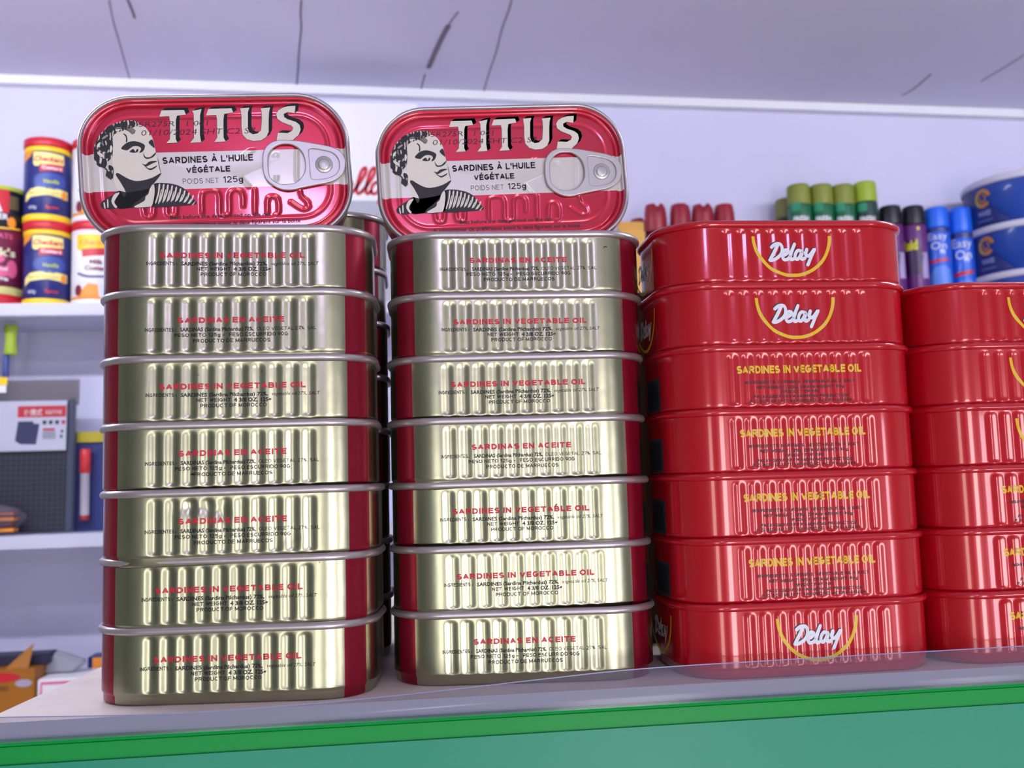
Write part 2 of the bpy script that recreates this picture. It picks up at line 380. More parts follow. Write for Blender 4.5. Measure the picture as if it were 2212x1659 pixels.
# ---------------------------------------------------------------- display counter with its price rail
cn = thing('display_counter', 'white display shelf with green price rail under the sardine tins', 'shelf', (0, 0, 0))
bd = mesh('shelf_board', [(-.0835, -.0374, -.0055), (1.2, -.0374, -.0055), (1.2, .30, -.0055), (-.042, .30, -.0055), (-.0835, -.0374, 0), (1.2, -.0374, 0), (1.2, .30, 0), (-.042, .30, 0)],
     [(0, 3, 2, 1), (4, 5, 6, 7), (1, 2, 6, 5), (2, 3, 7, 6), (3, 0, 4, 7), (0, 1, 5, 4)], None, cn, False, [M_dust, M_lip], [0, 0, 0, 0, 0, 1])
def rail(name, prof, m, x0=-.095, x1=1.2):
    n = len(prof); v = [(x, y, z) for x in (x0, x1) for y, z in prof]
    f = [(i, (i+1) % n, n+(i+1) % n, n+i) for i in range(n)]+[tuple(range(n-1, -1, -1)), tuple(range(n, 2*n))]
    return mesh(name, v, f, m, cn, False)
rail('rail_lip', [(-.0374, -.0055), (-.0400, -.0057), (-.0403, -.0064), (-.0400, -.0072), (-.0374, -.0072)], M_green)
rail('rail_strip', [(-.0374, -.0072), (-.0378, -.0072), (-.0388, -.0078), (-.0392, -.0150), (-.0374, -.0150)], M_green)
rail('price_channel', [(-.0374, -.0150), (-.0398, -.0134), (-.0402, -.0134), (-.0424, -.0300), (-.0452, -.0520), (-.0462, -.0520), (-.0374, -.0520)], M_teal)
box('cabinet', -.035, 1.2, 0.0, .29, ZF, -.0056, M_shelf, cn)
# limp clear film standing up from the rail; its top edge waves
fx = [(-.11, .0028), (-.0757, .0027), (-.0307, .0010), (0, .0009), (.032, .0016), (.065, .0030), (.1055, .0053), (.145, .0072), (.20, .0077), (.2965, .0080), (.5, .0082), (1.2, .008)]
fv, ff = [], []
pts = smooth_line(fx, 10)
for x, z in pts:
    for y in (-.0409, -.0406): fv += [(x, y, -.0060), (x, y-.0004, z)]
for i in range(len(pts)-1):
    a, b = 4*i, 4*i+4
    ff += [(a, b, b+1, a+1), (a+2, a+3, b+3, b+2), (a+1, b+1, b+3, a+3)]
flm = mesh('price_film', fv, ff, M_film, None, True)
tag(flm, 'clear plastic film strip along the front of the display shelf', 'film')
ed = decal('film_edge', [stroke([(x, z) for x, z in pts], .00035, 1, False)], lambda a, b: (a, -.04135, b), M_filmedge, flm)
# ================================================================ sardine tins
HX, HY, RC = .0315, .009, .021          # straight half lengths of the sides and the corner radius
HC, NEST, PITCH = .02775, .0033, .02444  # tin height, how deep a tin sits in the rim below, stacking pitch
BI = .0014                               # the body lies inside the rim

def outline(inset, ns=168):
    r = max(RC-inset, .0002); P = []
    def add(x, y, nx, ny, u): P.append((x, y, nx, ny, u))
    def side(sgn, n):
        for i in range(n+1):
            t = -HX+2*HX*i/n
            add(sgn*t, -sgn*(HY+r), 0, -sgn, abs(t))
    def corner(cx, cy, a0, up):
        for i in range(1, 14):
            a = a0+PI/2*i/14; u = HX+RC*(PI/2*i/14 if up else PI/2*(1-i/14))
            add(cx+r*math.cos(a), cy+r*math.sin(a), math.cos(a), math.sin(a), u)
    def end(sgn, n=6):
        for i in range(n+1):
            t = -HY+2*HY*i/n
            add(sgn*(HX+r), sgn*t, sgn, 0, HX+RC*PI/2+HY-abs(t))
    side(1, ns); corner(HX, -HY, -PI/2, True); end(1); corner(HX, HY, 0, False)
    side(-1, 60); corner(-HX, HY, PI/2, True); end(-1); corner(-HX, -HY, PI, False)
    return P

def bead(x, z, pitch, amp):
    """ten pressed vertical beads on the long side"""
    h = 0.0
    for k in range(10):
        xc = (k-4.5)*pitch
        if abs(x-xc) < pitch*.5+1e-9:
            z0, z1 = .0034+.0020, .0248-.0020
            dz = max(z0-z, 0, z-z1); d = math.hypot(x-xc, dz*pitch*.5/.0020)/(pitch*.5)
            h = amp*(.5+.5*math.cos(PI*min(d, 1)))
    return h

def dent(x, z):
    h = 0.0
    for dx, dz, w, a in ((-.014, .0212, .0050, .00055), (-.0065, .0200, .0030, .00045), (-.0035, .0180, .0022, .0003), (.020, .009, .004, .0002)):
        h -= a*math.exp(-((x-dx)**2/(w*w)+(z-dz)**2/(.0024**2)))
    return h

def body_mesh(name, m, pitch, amp, dented=False, flat=False):
    levels = [(0.0, .0030), (.0003, .0025), (.0009, .0021), (.0031, .0020), (.0036, .0018), (.0041, .00145)]
    levels += [(.0045+(.0246-.0045)*i/34, BI) for i in range(0, 35)] + [(.0252, BI)]
    vs, us, fs = [], [], []
    for z, ins in levels:
        for x, y, nx, ny, u in outline(ins):
            d = 0.0
            if abs(ny) > .99 and ny < 0 and not flat and z > .004:
                d = bead(x, z, pitch, amp)+(dent(x, z) if dented else 0)
            vs.append((x+nx*d, y+ny*d, z)); us.append((u, z))
    n = len(outline(0))
    for j in range(len(levels)-1):
        for i in range(n):
            k = (i+1) % n; fs.append((j*n+i, j*n+k, (j+1)*n+k, (j+1)*n+i))
    fs.append(tuple(range(n-1, -1, -1)))
    o = mesh(name, vs, fs, m)
    o.data.polygons[-1].use_smooth = False
    uv = o.data.uv_layers.new(name='wall')
    for p in o.data.polygons:
        for li, vi in zip(p.loop_indices, p.vertices): uv.data[li].uv = us[vi]
    return o

def rim_mesh(name, m):
    prof = [(.0019, .0244), (.0016, .0249), (.0011, .0249), (.0005, .0251), (.0001, .0256), (0, .0263), (.0002, .0270), (.0007, .0275), (.0011, .02775), (.0015, .0275), (.0018, .0270), (.0019, .0263)]
    vs, fs = [], []
    n = len(outline(0, 24))
    for ins, z in prof: vs += [(x, y, z) for x, y, *_ in outline(ins, 24)]
    K = len(prof)
    for j in range(K):
        for i in range(n):
            k = (i+1) % n; j2 = (j+1) % K
            fs.append((j*n+i, j*n+k, j2*n+k, j2*n+i))
    return mesh(name, vs, fs, m)

def plain_lid(name, m):
    vs, fs = [], []; pr = [(.0018, .0250), (.0022, HC-NEST), (.006, HC-NEST)]
    n = len(outline(0, 24))
    for ins, z in pr: vs += [(x, y, z) for x, y, *_ in outline(ins, 24)]
    for j in range(2):
        for i in range(n):
            k = (i+1) % n; fs.append((j*n+i, j*n+k, (j+1)*n+k, (j+1)*n+i))
    fs.append(tuple(range(2*n, 3*n)))
    return mesh(name, vs, fs, m)

def front(pitch, amp, off=.00006, dented=False):
    def fn(a, b):                        # a, b in millimetres from the middle of the front / the base
        x, z = a/1000, b/1000; r = RC-BI
        d = off
        if abs(x) <= HX:
            d += bead(x, z, pitch, amp)+(dent(x, z) if dented else 0)
            return (x, -(HY+r)-d, z)
        sg = 1 if x > 0 else -1; s = abs(x)-HX
        if s < r*PI/2:
            t = s/r; return (sg*(HX+(r+d)*math.sin(t)), -HY-(r+d)*math.cos(t), z)
        return (sg*(HX+r+d), -HY+s-r*PI/2, z)
    return fn

TRACE = {"face":[[-39.42,14.57],[-37.46,15.69],[-34.98,16.52],[-32.49,17.34],[-29.43,18.46],[-27.02,17.52],[-25.76,15.71],[-24.64,13.62],[-24.08,11.54],[-23.78,9.47],[-23.49,7.39],[-23.3,5.92],[-22.61,3.54],[-22.58,1.77],[-22.17,-0.59],[-22.37,-1.76],[-24.06,-2.59],[-26.85,-3.67],[-29.61,-4.31],[-32.31,-4.08],[-34.97,-3.11],[-36.14,-4.83],[-35.55,-8.93],[-36.46,-10.64],[-38.47,-7.95],[-39.71,-3.54],[-39.83,1.71],[-39.95,4.63],[-39.58,9.01]],"hair":[[-30.98,20.11],[-29.77,19.79],[-29.28,18.75],[-30.01,17.88],[-32.78,17.06],[-35.27,16.23],[-38.03,15.12],[-38.96,13.97],[-39.44,9.0],[-39.88,5.8],[-41.47,3.8],[-42.01,1.19],[-39.71,1.56],[-40.15,-3.24],[-41.69,-2.89],[-42.7,-1.7],[-42.33,0.33],[-44.39,1.85],[-45.94,3.06],[-46.72,5.99],[-46.41,9.48],[-45.75,11.8],[-44.27,14.39],[-42.84,16.11],[-40.86,17.83],[-38.35,19.24],[-35.05,20.2],[-32.6,20.35]],"hairblack":[[[-44.01,14.39],[-42.06,15.51],[-40.79,14.01],[-41.14,12.56],[-43.31,12.32]],[[-41.13,17.83],[-39.21,18.38],[-38.74,17.19],[-40.45,15.47],[-42.05,15.8]],[[-45.48,11.79],[-43.81,12.92],[-43.34,11.74],[-44.5,10.01],[-45.87,9.47]],[[-44.25,9.71],[-41.79,10.53],[-40.77,9.33],[-42.2,7.91],[-44.06,8.25]],[[-40.86,12.84],[-39.57,11.64],[-39.8,9.89],[-40.98,10.51]],[[-46.44,8.9],[-45.35,9.16],[-44.85,5.94],[-45.37,3.62],[-46.37,5.11]],[[-42.53,6.75],[-40.58,7.86],[-39.96,6.97],[-41.26,5.25],[-42.6,5.29]],[[-44.38,4.76],[-42.35,4.99],[-41.91,3.23],[-42.82,1.22],[-44.36,2.43]],[[-45.37,3.62],[-44.33,3.01],[-44.54,1.71],[-45.69,2.76]],[[-42.34,0.04],[-40.23,-0.61],[-40.22,-2.94],[-41.95,-2.59]],[[-41.41,2.34],[-40.09,2.01],[-39.76,0.54],[-41.25,0.44]],[[-38.4,18.36],[-36.46,19.2],[-35.98,18.01],[-37.43,16.28],[-38.78,16.31]],[[-35.36,19.47],[-33.71,19.88],[-33.51,18.55],[-34.66,17.39],[-35.73,17.71]],[[-32.62,20.0],[-30.99,19.82],[-30.5,18.77],[-31.91,17.92],[-32.7,18.53]]],"haircream":[[[-43.11,13.49],[-41.29,14.76],[-41.2,14.02],[-42.87,12.89]],[[-45.15,7.99],[-43.58,7.07],[-42.84,5.88],[-43.39,5.61],[-45.07,6.82]],[[-40.17,10.48],[-39.56,9.3],[-40.19,7.56],[-40.7,8.16]],[[-44.69,3.89],[-44.23,5.05],[-43.68,5.32],[-44.2,3.01]],[[-38.19,17.18],[-36.54,17.73],[-36.05,16.84],[-37.72,15.99]],[[-45.28,10.62],[-44.14,11.76],[-43.77,11.16],[-45.07,9.44]]],"black":[[[-36.34,8.92],[-35.31,10.36],[-33.63,11.49],[-31.43,11.87],[-29.28,11.32],[-27.56,10.3],[-27.56,8.98],[-28.4,7.53],[-29.65,7.12],[-28.88,8.72],[-29.92,9.69],[-31.82,9.74],[-33.23,8.84],[-34.35,8.22]],[[-33.29,7.66],[-32.15,8.66],[-31.62,8.5],[-31.12,7.6],[-30.52,8.62],[-29.99,8.45],[-30.31,7.43],[-31.96,7.19]],[[-25.95,11.29],[-24.58,12.38],[-23.99,10.65],[-23.82,8.88],[-24.47,9.34],[-25.25,10.09]],[[-28.21,7.08],[-27.68,5.74],[-26.9,5.13],[-25.52,5.39],[-24.66,6.1],[-23.42,7.1],[-23.84,5.99],[-24.99,5.02],[-26.93,4.55],[-27.98,5.31]],[[-28.89,2.7],[-27.61,2.28],[-26.18,3.41],[-23.98,3.64],[-23.31,3.32],[-24.85,2.72],[-26.54,1.83],[-27.65,1.48]],[[-28.04,1.79],[-26.6,0.78],[-25.23,0.82],[-23.32,1.79],[-23.86,0.93],[-25.83,-0.04],[-27.15,0.68]],[[-38.75,-8.23],[-34.73,-8.66],[-27.06,-7.47],[-24.63,-5.51],[-24.51,-10.49],[-25.98,-14.73],[-34.53,-14.96],[-39.1,-14.78]],[[-38.08,-0.83],[-36.0,-2.21],[-33.64,-3.6],[-31.24,-4.26],[-28.23,-3.92],[-25.17,-2.99],[-22.13,-1.33],[-22.4,-2.35],[-24.75,-5.21],[-25.91,-6.34],[-26.84,-8.36],[-28.57,-10.05],[-30.56,-11.73],[-32.82,-13.39],[-34.26,-14.94],[-38.83,-14.76],[-39.77,-12.26],[-38.01,-9.42],[-37.41,-8.28],[-36.45,-10.49],[-35.5,-8.93],[-37.22,-4.79],[-38.93,-1.53]],[[-45.17,-12.93],[-43.48,-11.25],[-40.71,-9.61],[-38.75,-8.23],[-37.42,-8.57],[-39.76,-11.97],[-38.83,-14.76],[-44.2,-14.84]],[[-24.63,-5.51],[-21.48,-5.32],[-17.94,-5.88],[-15.25,-6.85],[-12.86,-8.56],[-11.09,-11.27],[-9.34,-14.28],[-16.55,-14.89],[-26.11,-14.73],[-24.92,-10.47],[-24.61,-7.56]],[[-23.49,7.39],[-23.25,5.77],[-22.57,3.39],[-22.44,1.77],[-22.04,-0.75],[-22.2,-0.74],[-22.71,1.78],[-22.84,3.4]],[[-35.06,15.05],[-34.02,14.14],[-33.86,12.08],[-34.44,11.51],[-34.33,13.56],[-35.21,14.76]]],"cream":[[[-40.17,-9.63],[-38.78,-8.75],[-37.98,-8.9],[-40.04,-12.25],[-39.08,-14.32],[-39.9,-14.63],[-41.11,-12.21]],[[-26.52,-7.49],[-25.06,-5.78],[-24.75,-7.55],[-25.05,-10.47],[-26.08,-14.23],[-27.48,-14.76],[-32.9,-14.7],[-28.97,-12.37],[-28.33,-10.64],[-27.18,-9.52]],[[-42.69,-11.57],[-42.27,-11.3],[-42.29,-14.19],[-42.71,-14.47]],[[-44.09,-12.68],[-43.67,-12.4],[-43.38,-14.59],[-43.79,-14.71]],[[-23.16,-6.08],[-22.55,-5.87],[-23.14,-9.51],[-24.39,-13.13],[-24.88,-13.11],[-23.69,-9.49]],[[-22.48,-8.51],[-22.06,-8.23],[-23.3,-13.24],[-23.71,-13.22]],[[-21.58,-6.21],[-20.97,-5.99],[-21.55,-9.38],[-22.78,-12.73],[-23.27,-12.71],[-22.09,-9.36]],[[-20.9,-8.64],[-20.47,-8.36],[-21.7,-12.92],[-22.11,-12.91]],[[-20.01,-6.47],[-19.39,-6.26],[-19.96,-9.38],[-21.18,-12.47],[-21.67,-12.45],[-20.51,-9.36]],[[-19.33,-8.9],[-18.9,-8.63],[-20.1,-12.74],[-20.51,-12.73]],[[-18.44,-6.88],[-17.82,-6.66],[-18.37,-9.53],[-19.58,-12.36],[-20.07,-12.34],[-18.92,-9.51]],[[-17.76,-9.31],[-17.33,-9.03],[-18.51,-12.71],[-18.92,-12.69]],[[-16.88,-7.43],[-16.26,-7.21],[-16.8,-9.81],[-17.99,-12.38],[-18.49,-12.36],[-17.35,-9.79]],[[-16.19,-9.86],[-15.77,-9.58],[-16.92,-12.81],[-17.33,-12.79]],[[-15.32,-8.12],[-14.7,-7.9],[-15.23,-10.24],[-16.41,-12.54],[-16.9,-12.53],[-15.78,-10.22]],[[-14.64,-10.55],[-14.21,-10.27],[-15.34,-13.05],[-15.75,-13.04]],[[-13.77,-8.95],[-13.15,-8.73],[-13.66,-10.81],[-14.83,-12.85],[-15.32,-12.83],[-14.21,-10.79]],[[-13.09,-11.38],[-12.66,-11.11],[-13.76,-13.44],[-14.17,-13.42]],[[-12.23,-9.92],[-11.61,-9.71],[-12.1,-11.52],[-13.26,-13.3],[-13.75,-13.28],[-12.65,-11.49]],[[-11.54,-12.36],[-11.11,-12.08],[-12.19,-13.97],[-12.61,-13.95]],[[-10.69,-11.04],[-10.07,-10.82],[-10.55,-12.37],[-11.69,-13.88],[-12.19,-13.87],[-11.1,-12.35]],[[-10.01,-13.48],[-9.57,-13.2],[-10.63,-14.63],[-11.04,-14.62]]],"titus":[[[-20.38,24.16],[-11.75,24.18],[-11.17,22.22],[-14.57,21.88],[-15.09,20.29],[-15.62,12.28],[-15.07,10.88],[-19.23,10.77],[-17.85,12.33],[-17.51,15.71],[-17.42,19.72],[-17.54,21.73],[-21.32,21.59]],[[-8.68,23.72],[-5.01,24.43],[-5.74,21.95],[-6.29,13.9],[-5.99,10.8],[-10.19,10.66],[-8.63,12.57],[-8.23,20.14],[-8.17,22.62]],[[-2.4,24.38],[6.63,24.52],[7.16,22.79],[3.61,22.23],[3.17,19.9],[2.76,12.44],[3.48,10.87],[-0.91,10.73],[0.31,12.5],[0.69,19.95],[0.51,21.83],[-3.43,21.75]],[[10.07,24.45],[13.63,24.64],[12.92,22.83],[12.47,15.95],[12.96,14.38],[14.24,13.57],[16.03,13.84],[17.6,15.21],[18.19,19.59],[18.34,22.73],[18.05,24.3],[21.79,24.55],[21.22,22.67],[20.86,19.53],[20.53,14.51],[19.49,12.34],[17.33,10.99],[14.35,10.75],[11.75,11.6],[10.25,13.5],[10.01,16.63],[10.31,21.32]],[[31.87,25.06],[31.36,22.0],[28.54,22.53],[26.99,21.77],[27.05,20.5],[28.34,19.53],[31.56,18.36],[32.98,17.06],[33.3,15.16],[32.39,12.97],[30.63,11.44],[29.83,10.67],[23.4,10.68],[24.13,13.96],[25.86,13.92],[27.94,13.71],[29.8,14.61],[30.34,15.86],[29.65,16.82],[26.16,18.32],[24.31,19.77],[24.0,21.83],[25.0,23.39],[26.87,24.45],[29.01,24.98]]],"shadow":[1.51,1.05],"tab":[[17.42,2.23],[17.81,4.9],[18.81,7.12],[20.64,8.99],[23.07,10.05],[25.23,10.33],[28.65,10.02],[31.87,9.83],[37.21,8.79],[42.56,7.63],[45.77,6.63],[48.49,4.96],[50.05,2.19],[50.18,-0.55],[49.18,-3.7],[47.05,-5.9],[43.65,-7.6],[38.15,-8.54],[32.68,-9.48],[28.32,-10.34],[25.12,-10.23],[22.61,-9.36],[20.17,-7.71],[18.19,-5.41],[17.35,-2.03]],"hole":[[19.55,2.16],[20.17,5.06],[22.02,7.26],[24.24,8.44],[26.41,8.72],[29.18,8.43],[31.67,7.01],[33.26,4.93],[34.04,2.19],[34.14,-0.97],[33.41,-3.65],[31.63,-6.07],[29.6,-7.47],[26.56,-7.93],[24.0,-7.84],[21.52,-6.64],[19.94,-4.79],[19.46,-2.32]],"recess":[[35.91,5.76],[37.26,6.52],[41.35,5.84],[45.18,4.6],[47.2,2.27],[47.66,-0.47],[47.03,-3.18],[44.92,-5.15],[41.58,-6.17],[37.22,-6.37],[36.0,-5.31],[35.94,-1.48],[35.9,2.59]],"rivet":[[41.58,-0.06],[44.4,-0.15]],"emb":[[[-29.6,-14.87],[-29.01,-18.26],[-26.44,-18.92],[-25.46,-15.59],[-25.3,-12.79]],[[-20.65,-14.09],[-20.61,-18.03],[-17.75,-18.71],[-16.99,-14.79]],[[-7.36,-17.99],[-6.91,-10.64],[-5.49,-9.27],[-2.27,-9.1],[-0.5,-10.87],[-0.69,-18.25],[0.31,-19.43],[2.21,-19.22],[3.1,-17.84],[3.53,-11.01],[5.28,-9.08],[7.42,-9.44],[8.66,-11.2],[8.53,-15.77]],[[13.42,-9.07],[12.89,-18.79]],[[17.68,-18.98],[18.33,-13.27],[19.78,-12.17],[21.93,-12.83],[22.56,-15.73],[22.05,-19.15],[20.9,-19.97]],[[27.3,-14.75],[30.45,-17.18],[32.6,-18.13],[34.05,-17.32],[33.93,-15.0],[31.88,-12.61],[31.48,-10.28]],[[13.38,7.04],[9.35,3.7],[8.04,0.29],[8.56,-4.32],[11.32,-7.85]],[[31.38,8.3],[30.14,-5.6]],[[22.58,5.06],[22.78,-0.16],[22.16,-5.34]]]}
# ---------------------------------------------------------------- gold tins
GP, GA = .00612, -.00046
VEG = ('SARDINES IN VEGETABLE OIL', 52.6, ('INGREDIENTS :', 'SARDINES (Sardina Pilchardus) 72%,', 'vegetable oil 27%, SALT'), ('NET WEIGHT', '4 3/8 OZ. 125g'), 'PRODUCT OF MOROCCO')
ACE = ('SARDINAS EN ACEITE', 38.6, ('INGREDIENTES :', 'SARDINAS (Sardina Pilchardus) 72%,', 'OLEO VEGETAL 27%, SAL'), ('PESO NETO 125g -', 'PESO ESCURRIDO 90G'), 'PRODUCTO DE MARRUECOS')

def gold_tin(kind, dented=False):
    T_ = VEG if kind == 'veg' else ACE
    r = thing('sardine_tin', 'gold sardine tin', 'sardine tin', group='gold sardine tins')
    body_mesh('body', M_gold, GP, GA, dented).parent = r
    rim_mesh('rim', M_seam).parent = r
    plain_lid('lid', M_tinlid).parent = r
    fn = front(GP, GA, dented=dented)
    w = T_[1]
    decal('lettering', [caps(T_[0], -w/2, w/2, 15.0, 2.15, .27, .17)], fn, M_redtxt, r, .7, 2)
    if kind == 'veg':
        sp = [caps(T_[2][0], -31, -20.2, 12.4, 1.35, .2), txt(T_[2][1], -18.6, 12.6, 12.3, 1.4, bold=.035), txt(T_[2][2], 14, 31.5, 12.3, 1.3, bold=.004, shear=.2),
              caps(T_[3][0], -13, -.8, 10.3, 1.35, .2), txt(T_[3][1], .4, 13.8, 10.2, 1.45, bold=.04), caps(T_[4], -11.6, 12.2, 8.2, 1.4, .2)]
    else:
        sp = [caps(T_[2][0], -31, -20.0, 12.0, 1.35, .2), txt(T_[2][1], -18.4, 8.2, 12.0, 1.4, bold=.035), caps(T_[2][2], 9.2, 31, 12.0, 1.3, .15),
              caps(T_[3][0], -20.5, -2.5, 9.9, 1.35, .2), caps(T_[3][1], -.8, 20.6, 9.9, 1.4, .2), caps(T_[4], -13.8, 14.2, 7.7, 1.4, .2)]
    decal('small_print', sp, fn, M_blk, r, .7)
    return r

# ---------------------------------------------------------------- red tins
RP, RA = .0059, -.00042
def script_delay(k=1/32.2, cx=735, cy=1190):
    L = [[(548, 1075), (500, 1170), (440, 1272)], [(470, 1105), (520, 1068), (580, 1070), (605, 1115), (592, 1185), (540, 1240), (480, 1272), (438, 1272)],
         [(612, 1215), (662, 1190), (680, 1158), (652, 1142), (618, 1168), (602, 1222), (622, 1266), (668, 1262), (702, 1230)],
         [(768, 1070), (730, 1150), (702, 1232), (716, 1270), (748, 1258)],
         [(858, 1160), (812, 1150), (775, 1192), (766, 1242), (792, 1266), (832, 1230), (868, 1160), (846, 1230), (862, 1266), (892, 1250)],
         [(922, 1140), (906, 1200), (930, 1226), (972, 1200), (1030, 1132), (985, 1220), (950, 1290), (925, 1338)]]
    return [stroke([((x-cx)*k, (cy-y)*k) for x, y in l], 40*k*1.08) for l in L]

def red_tin(kind):
    r = thing('sardine_tin', 'red sardine tin', 'sardine tin', group='red sardine tins')
    body_mesh('body', M_redcan, RP, RA).parent = r
    rim_mesh('rim', M_redcan).parent = r
    plain_lid('lid', M_redcan).parent = r
    fn = front(RP, RA); fb = front(RP, RA, .00003); fl = front(RP, 0)
    if kind == 'logo':
        D = script_delay()
        decal('logo_shadow', [moved(s, -.35, 14.9) for s in D], fb, M_blk, r, .7, 2)
        decal('logo', [moved(s, 0, 14.6) for s in D], fn, M_white, r, .7, 2)
        arc = ([], [])
        N = 40
        for i in range(N+1):
            t = PI+PI*i/N
            for ra, rb in ((16.2, 16.4), (14.9, 15.1)): arc[0].append((ra*math.cos(t)*(1 if i else 1), 21.6+rb*math.sin(t)))
        for i in range(N): arc[1].append((2*i, 2*i+1, 2*i+3, 2*i+2))
        decal('smile_arc', [arc], fn, M_yel, r, .7, 2)
        # the same logo on the short end
        decal('end_logo', [moved(s, -78, 14.6) for s in D], front(RP, 0), M_white, r, .7, 2)
        decal('end_arc', [moved(arc, -78, 0, 1)], front(RP, 0), M_yel, r, .7, 2)
    else:
        decal('lettering', [caps('SARDINES IN VEGETABLE OIL', -25, 25, 16.5, 3.1, .26, .1, .4)], fn, M_yel, r, .7, 2)
        sp = [caps('INGREDIENTS: SARDINES, VEGETABLE OIL & SALT', -22, 22, 12.5, 1.2, .24, .2, .4, 0, .2), caps('NET WEIGHT: 125g, DRAIN WEIGHT: 90g', -17.5, 17.5, 10.5, 1.2, .24, .2, .4, 0, .2),
              caps('PRODUCT OF PRC', -7.7, 7.7, 8.7, 1.2, .24, .2, .4, 0, .2), caps('PACKAGED FOR KWANDHONG PRODUCTION', -19, 19, 6.9, 1.2, .24, .2, .4, 0, .2),
              caps('P.O. BOX SK 1071, SAKUMONO, ACCRA-GHANA', -20.5, 20.5, 5.2, 1.2, .24, .2, .4, 0, .2)]
        decal('small_print', sp, fn, M_blk, r, .7)
        bar = decal('barcode', [rect(-80, -60, 4.2, 17.6)], front(RP, 0, .00004), M_bar, r, .9)
        x = -79; L = []
        while x < -62:
            w = random.choice((.3, .3, .6, .9)); L.append(rect(x, x+w, 5.4, 16.4)); x += w+random.choice((.3, .5, .8))
        decal('barcode_lines', L, front(RP, 0, .00008), M_blk, bar, .9)
    return r
# ================================================================ stacking the tins
ORD = ['topmost', 'second from the top', 'third from the top', 'fourth from the top', 'fifth from the top', 'second from the bottom', 'bottom']
TXT = {'veg': 'reading SARDINES IN VEGETABLE OIL', 'ace': 'reading SARDINAS EN ACEITE'}
used = {}
def put(key, maker, loc, yaw, label, group, skip=()):
    rot = (0, 0, math.radians(yaw))
    if key not in used:
        used[key] = r = maker(); r.location = loc; r.rotation_euler = rot; r['label'] = label; r['group'] = group
        return r
    return dup(used[key], loc, rot, label, group, skip)

LEFT = [('veg', -.0007, .0001, -.37), ('ace', -.0002, -.0007, -2.24), ('veg', -.0003, -.0001, -1.03), ('ace', -.0001, -.0001, -1.54), ('dent', .0007, -.0014, -2.65), ('veg', .0004, -.0004, -4.97), ('veg', .0001, .0005, -5.81)]
MID = [('ace', .1086, .0082, -2.42), ('veg', .1084, .0082, -1.83), ('veg', .1081, .0079, -4.42), ('ace', .1077, .0075, -2.67), ('veg', .1083, .0071, -5.82), ('veg', .1079, .0066, -2.97), ('ace', .1082, .0061, -6.0)]
for st, name, nextto in ((LEFT, 'leftmost gold stack', ''), (MID, 'middle gold stack', '')):
    for k, (kd, x, y, yaw) in enumerate(st):
        tk = 'ace' if kd == 'dent' else kd
        lab = 'gold tin %s, %s of the %s' % (TXT[tk], ORD[k], name)
        if kd == 'dent': lab = 'gold tin with dented ribs, %s, fifth in leftmost stack' % TXT[tk]
        put(kd, (lambda q=kd, t=tk: gold_tin(t, q == 'dent')), (x, y, (6-k)*PITCH), yaw, lab, 'gold tins in the '+name)
RED = [('logo', .2145, -.0071, -1.26), ('logo', .2143, -.0071, -.97), ('text', .2145, -.0071, -1.23), ('text', .2146, -.0071, -1.45), ('text', .2147, -.0071, -1.48), ('text', .2151, -.0071, -1.01), ('logo', .2153, -.0070, -.24)]
for k, (kd, x, y, yaw) in enumerate(RED):
    d = 'red tin with white script logo and arc' if kd == 'logo' else 'red tin with yellow lettering'
    put('r'+kd, (lambda q=kd: red_tin(q)), (x, y, (6-k)*.0245), yaw, d+', %s of the taller red stack' % ORD[k].replace('second from the top', 'second from top'), 'red tins in the taller stack')
ORD6 = ['topmost', 'second from the top', 'third from the top', 'third from the bottom', 'second from the bottom', 'bottom']
for k in range(6):
    kd = 'logo' if k < 3 else 'text'
    d = 'red tin with yellow arc' if kd == 'logo' else 'red tin with yellow lettering'
    put('r'+kd, (lambda q=kd: red_tin(q)), (.3203+(.0004, -.0003, 0, .0003, -.0002, 0)[k], -.0050, (5-k)*.0245), -.76+(.5, -.3, 0, .4, -.4, 0)[k], d+', %s of the right edge stack' % ORD6[k], 'red tins in the shorter stack', ('end_logo', 'end_arc', 'barcode'))
ORD8 = ['topmost', 'second from the top', 'third from the top', 'fourth from the top', 'fifth from the top', 'sixth from the top', 'second from the bottom', 'bottom']
for k in range(8):
    put(('veg', 'ace')[k % 2], None, (.0035+(.0003, -.0004, .0002, 0, .0004, -.0002, 0, 0)[k], .0668, (7-k)*PITCH), (.5, -.6, .3, 0, -.8, .4, 0, 0)[k],
        'gold tin in the stack standing behind the leftmost one, %s' % ORD8[k], 'gold tins in the rear stack')

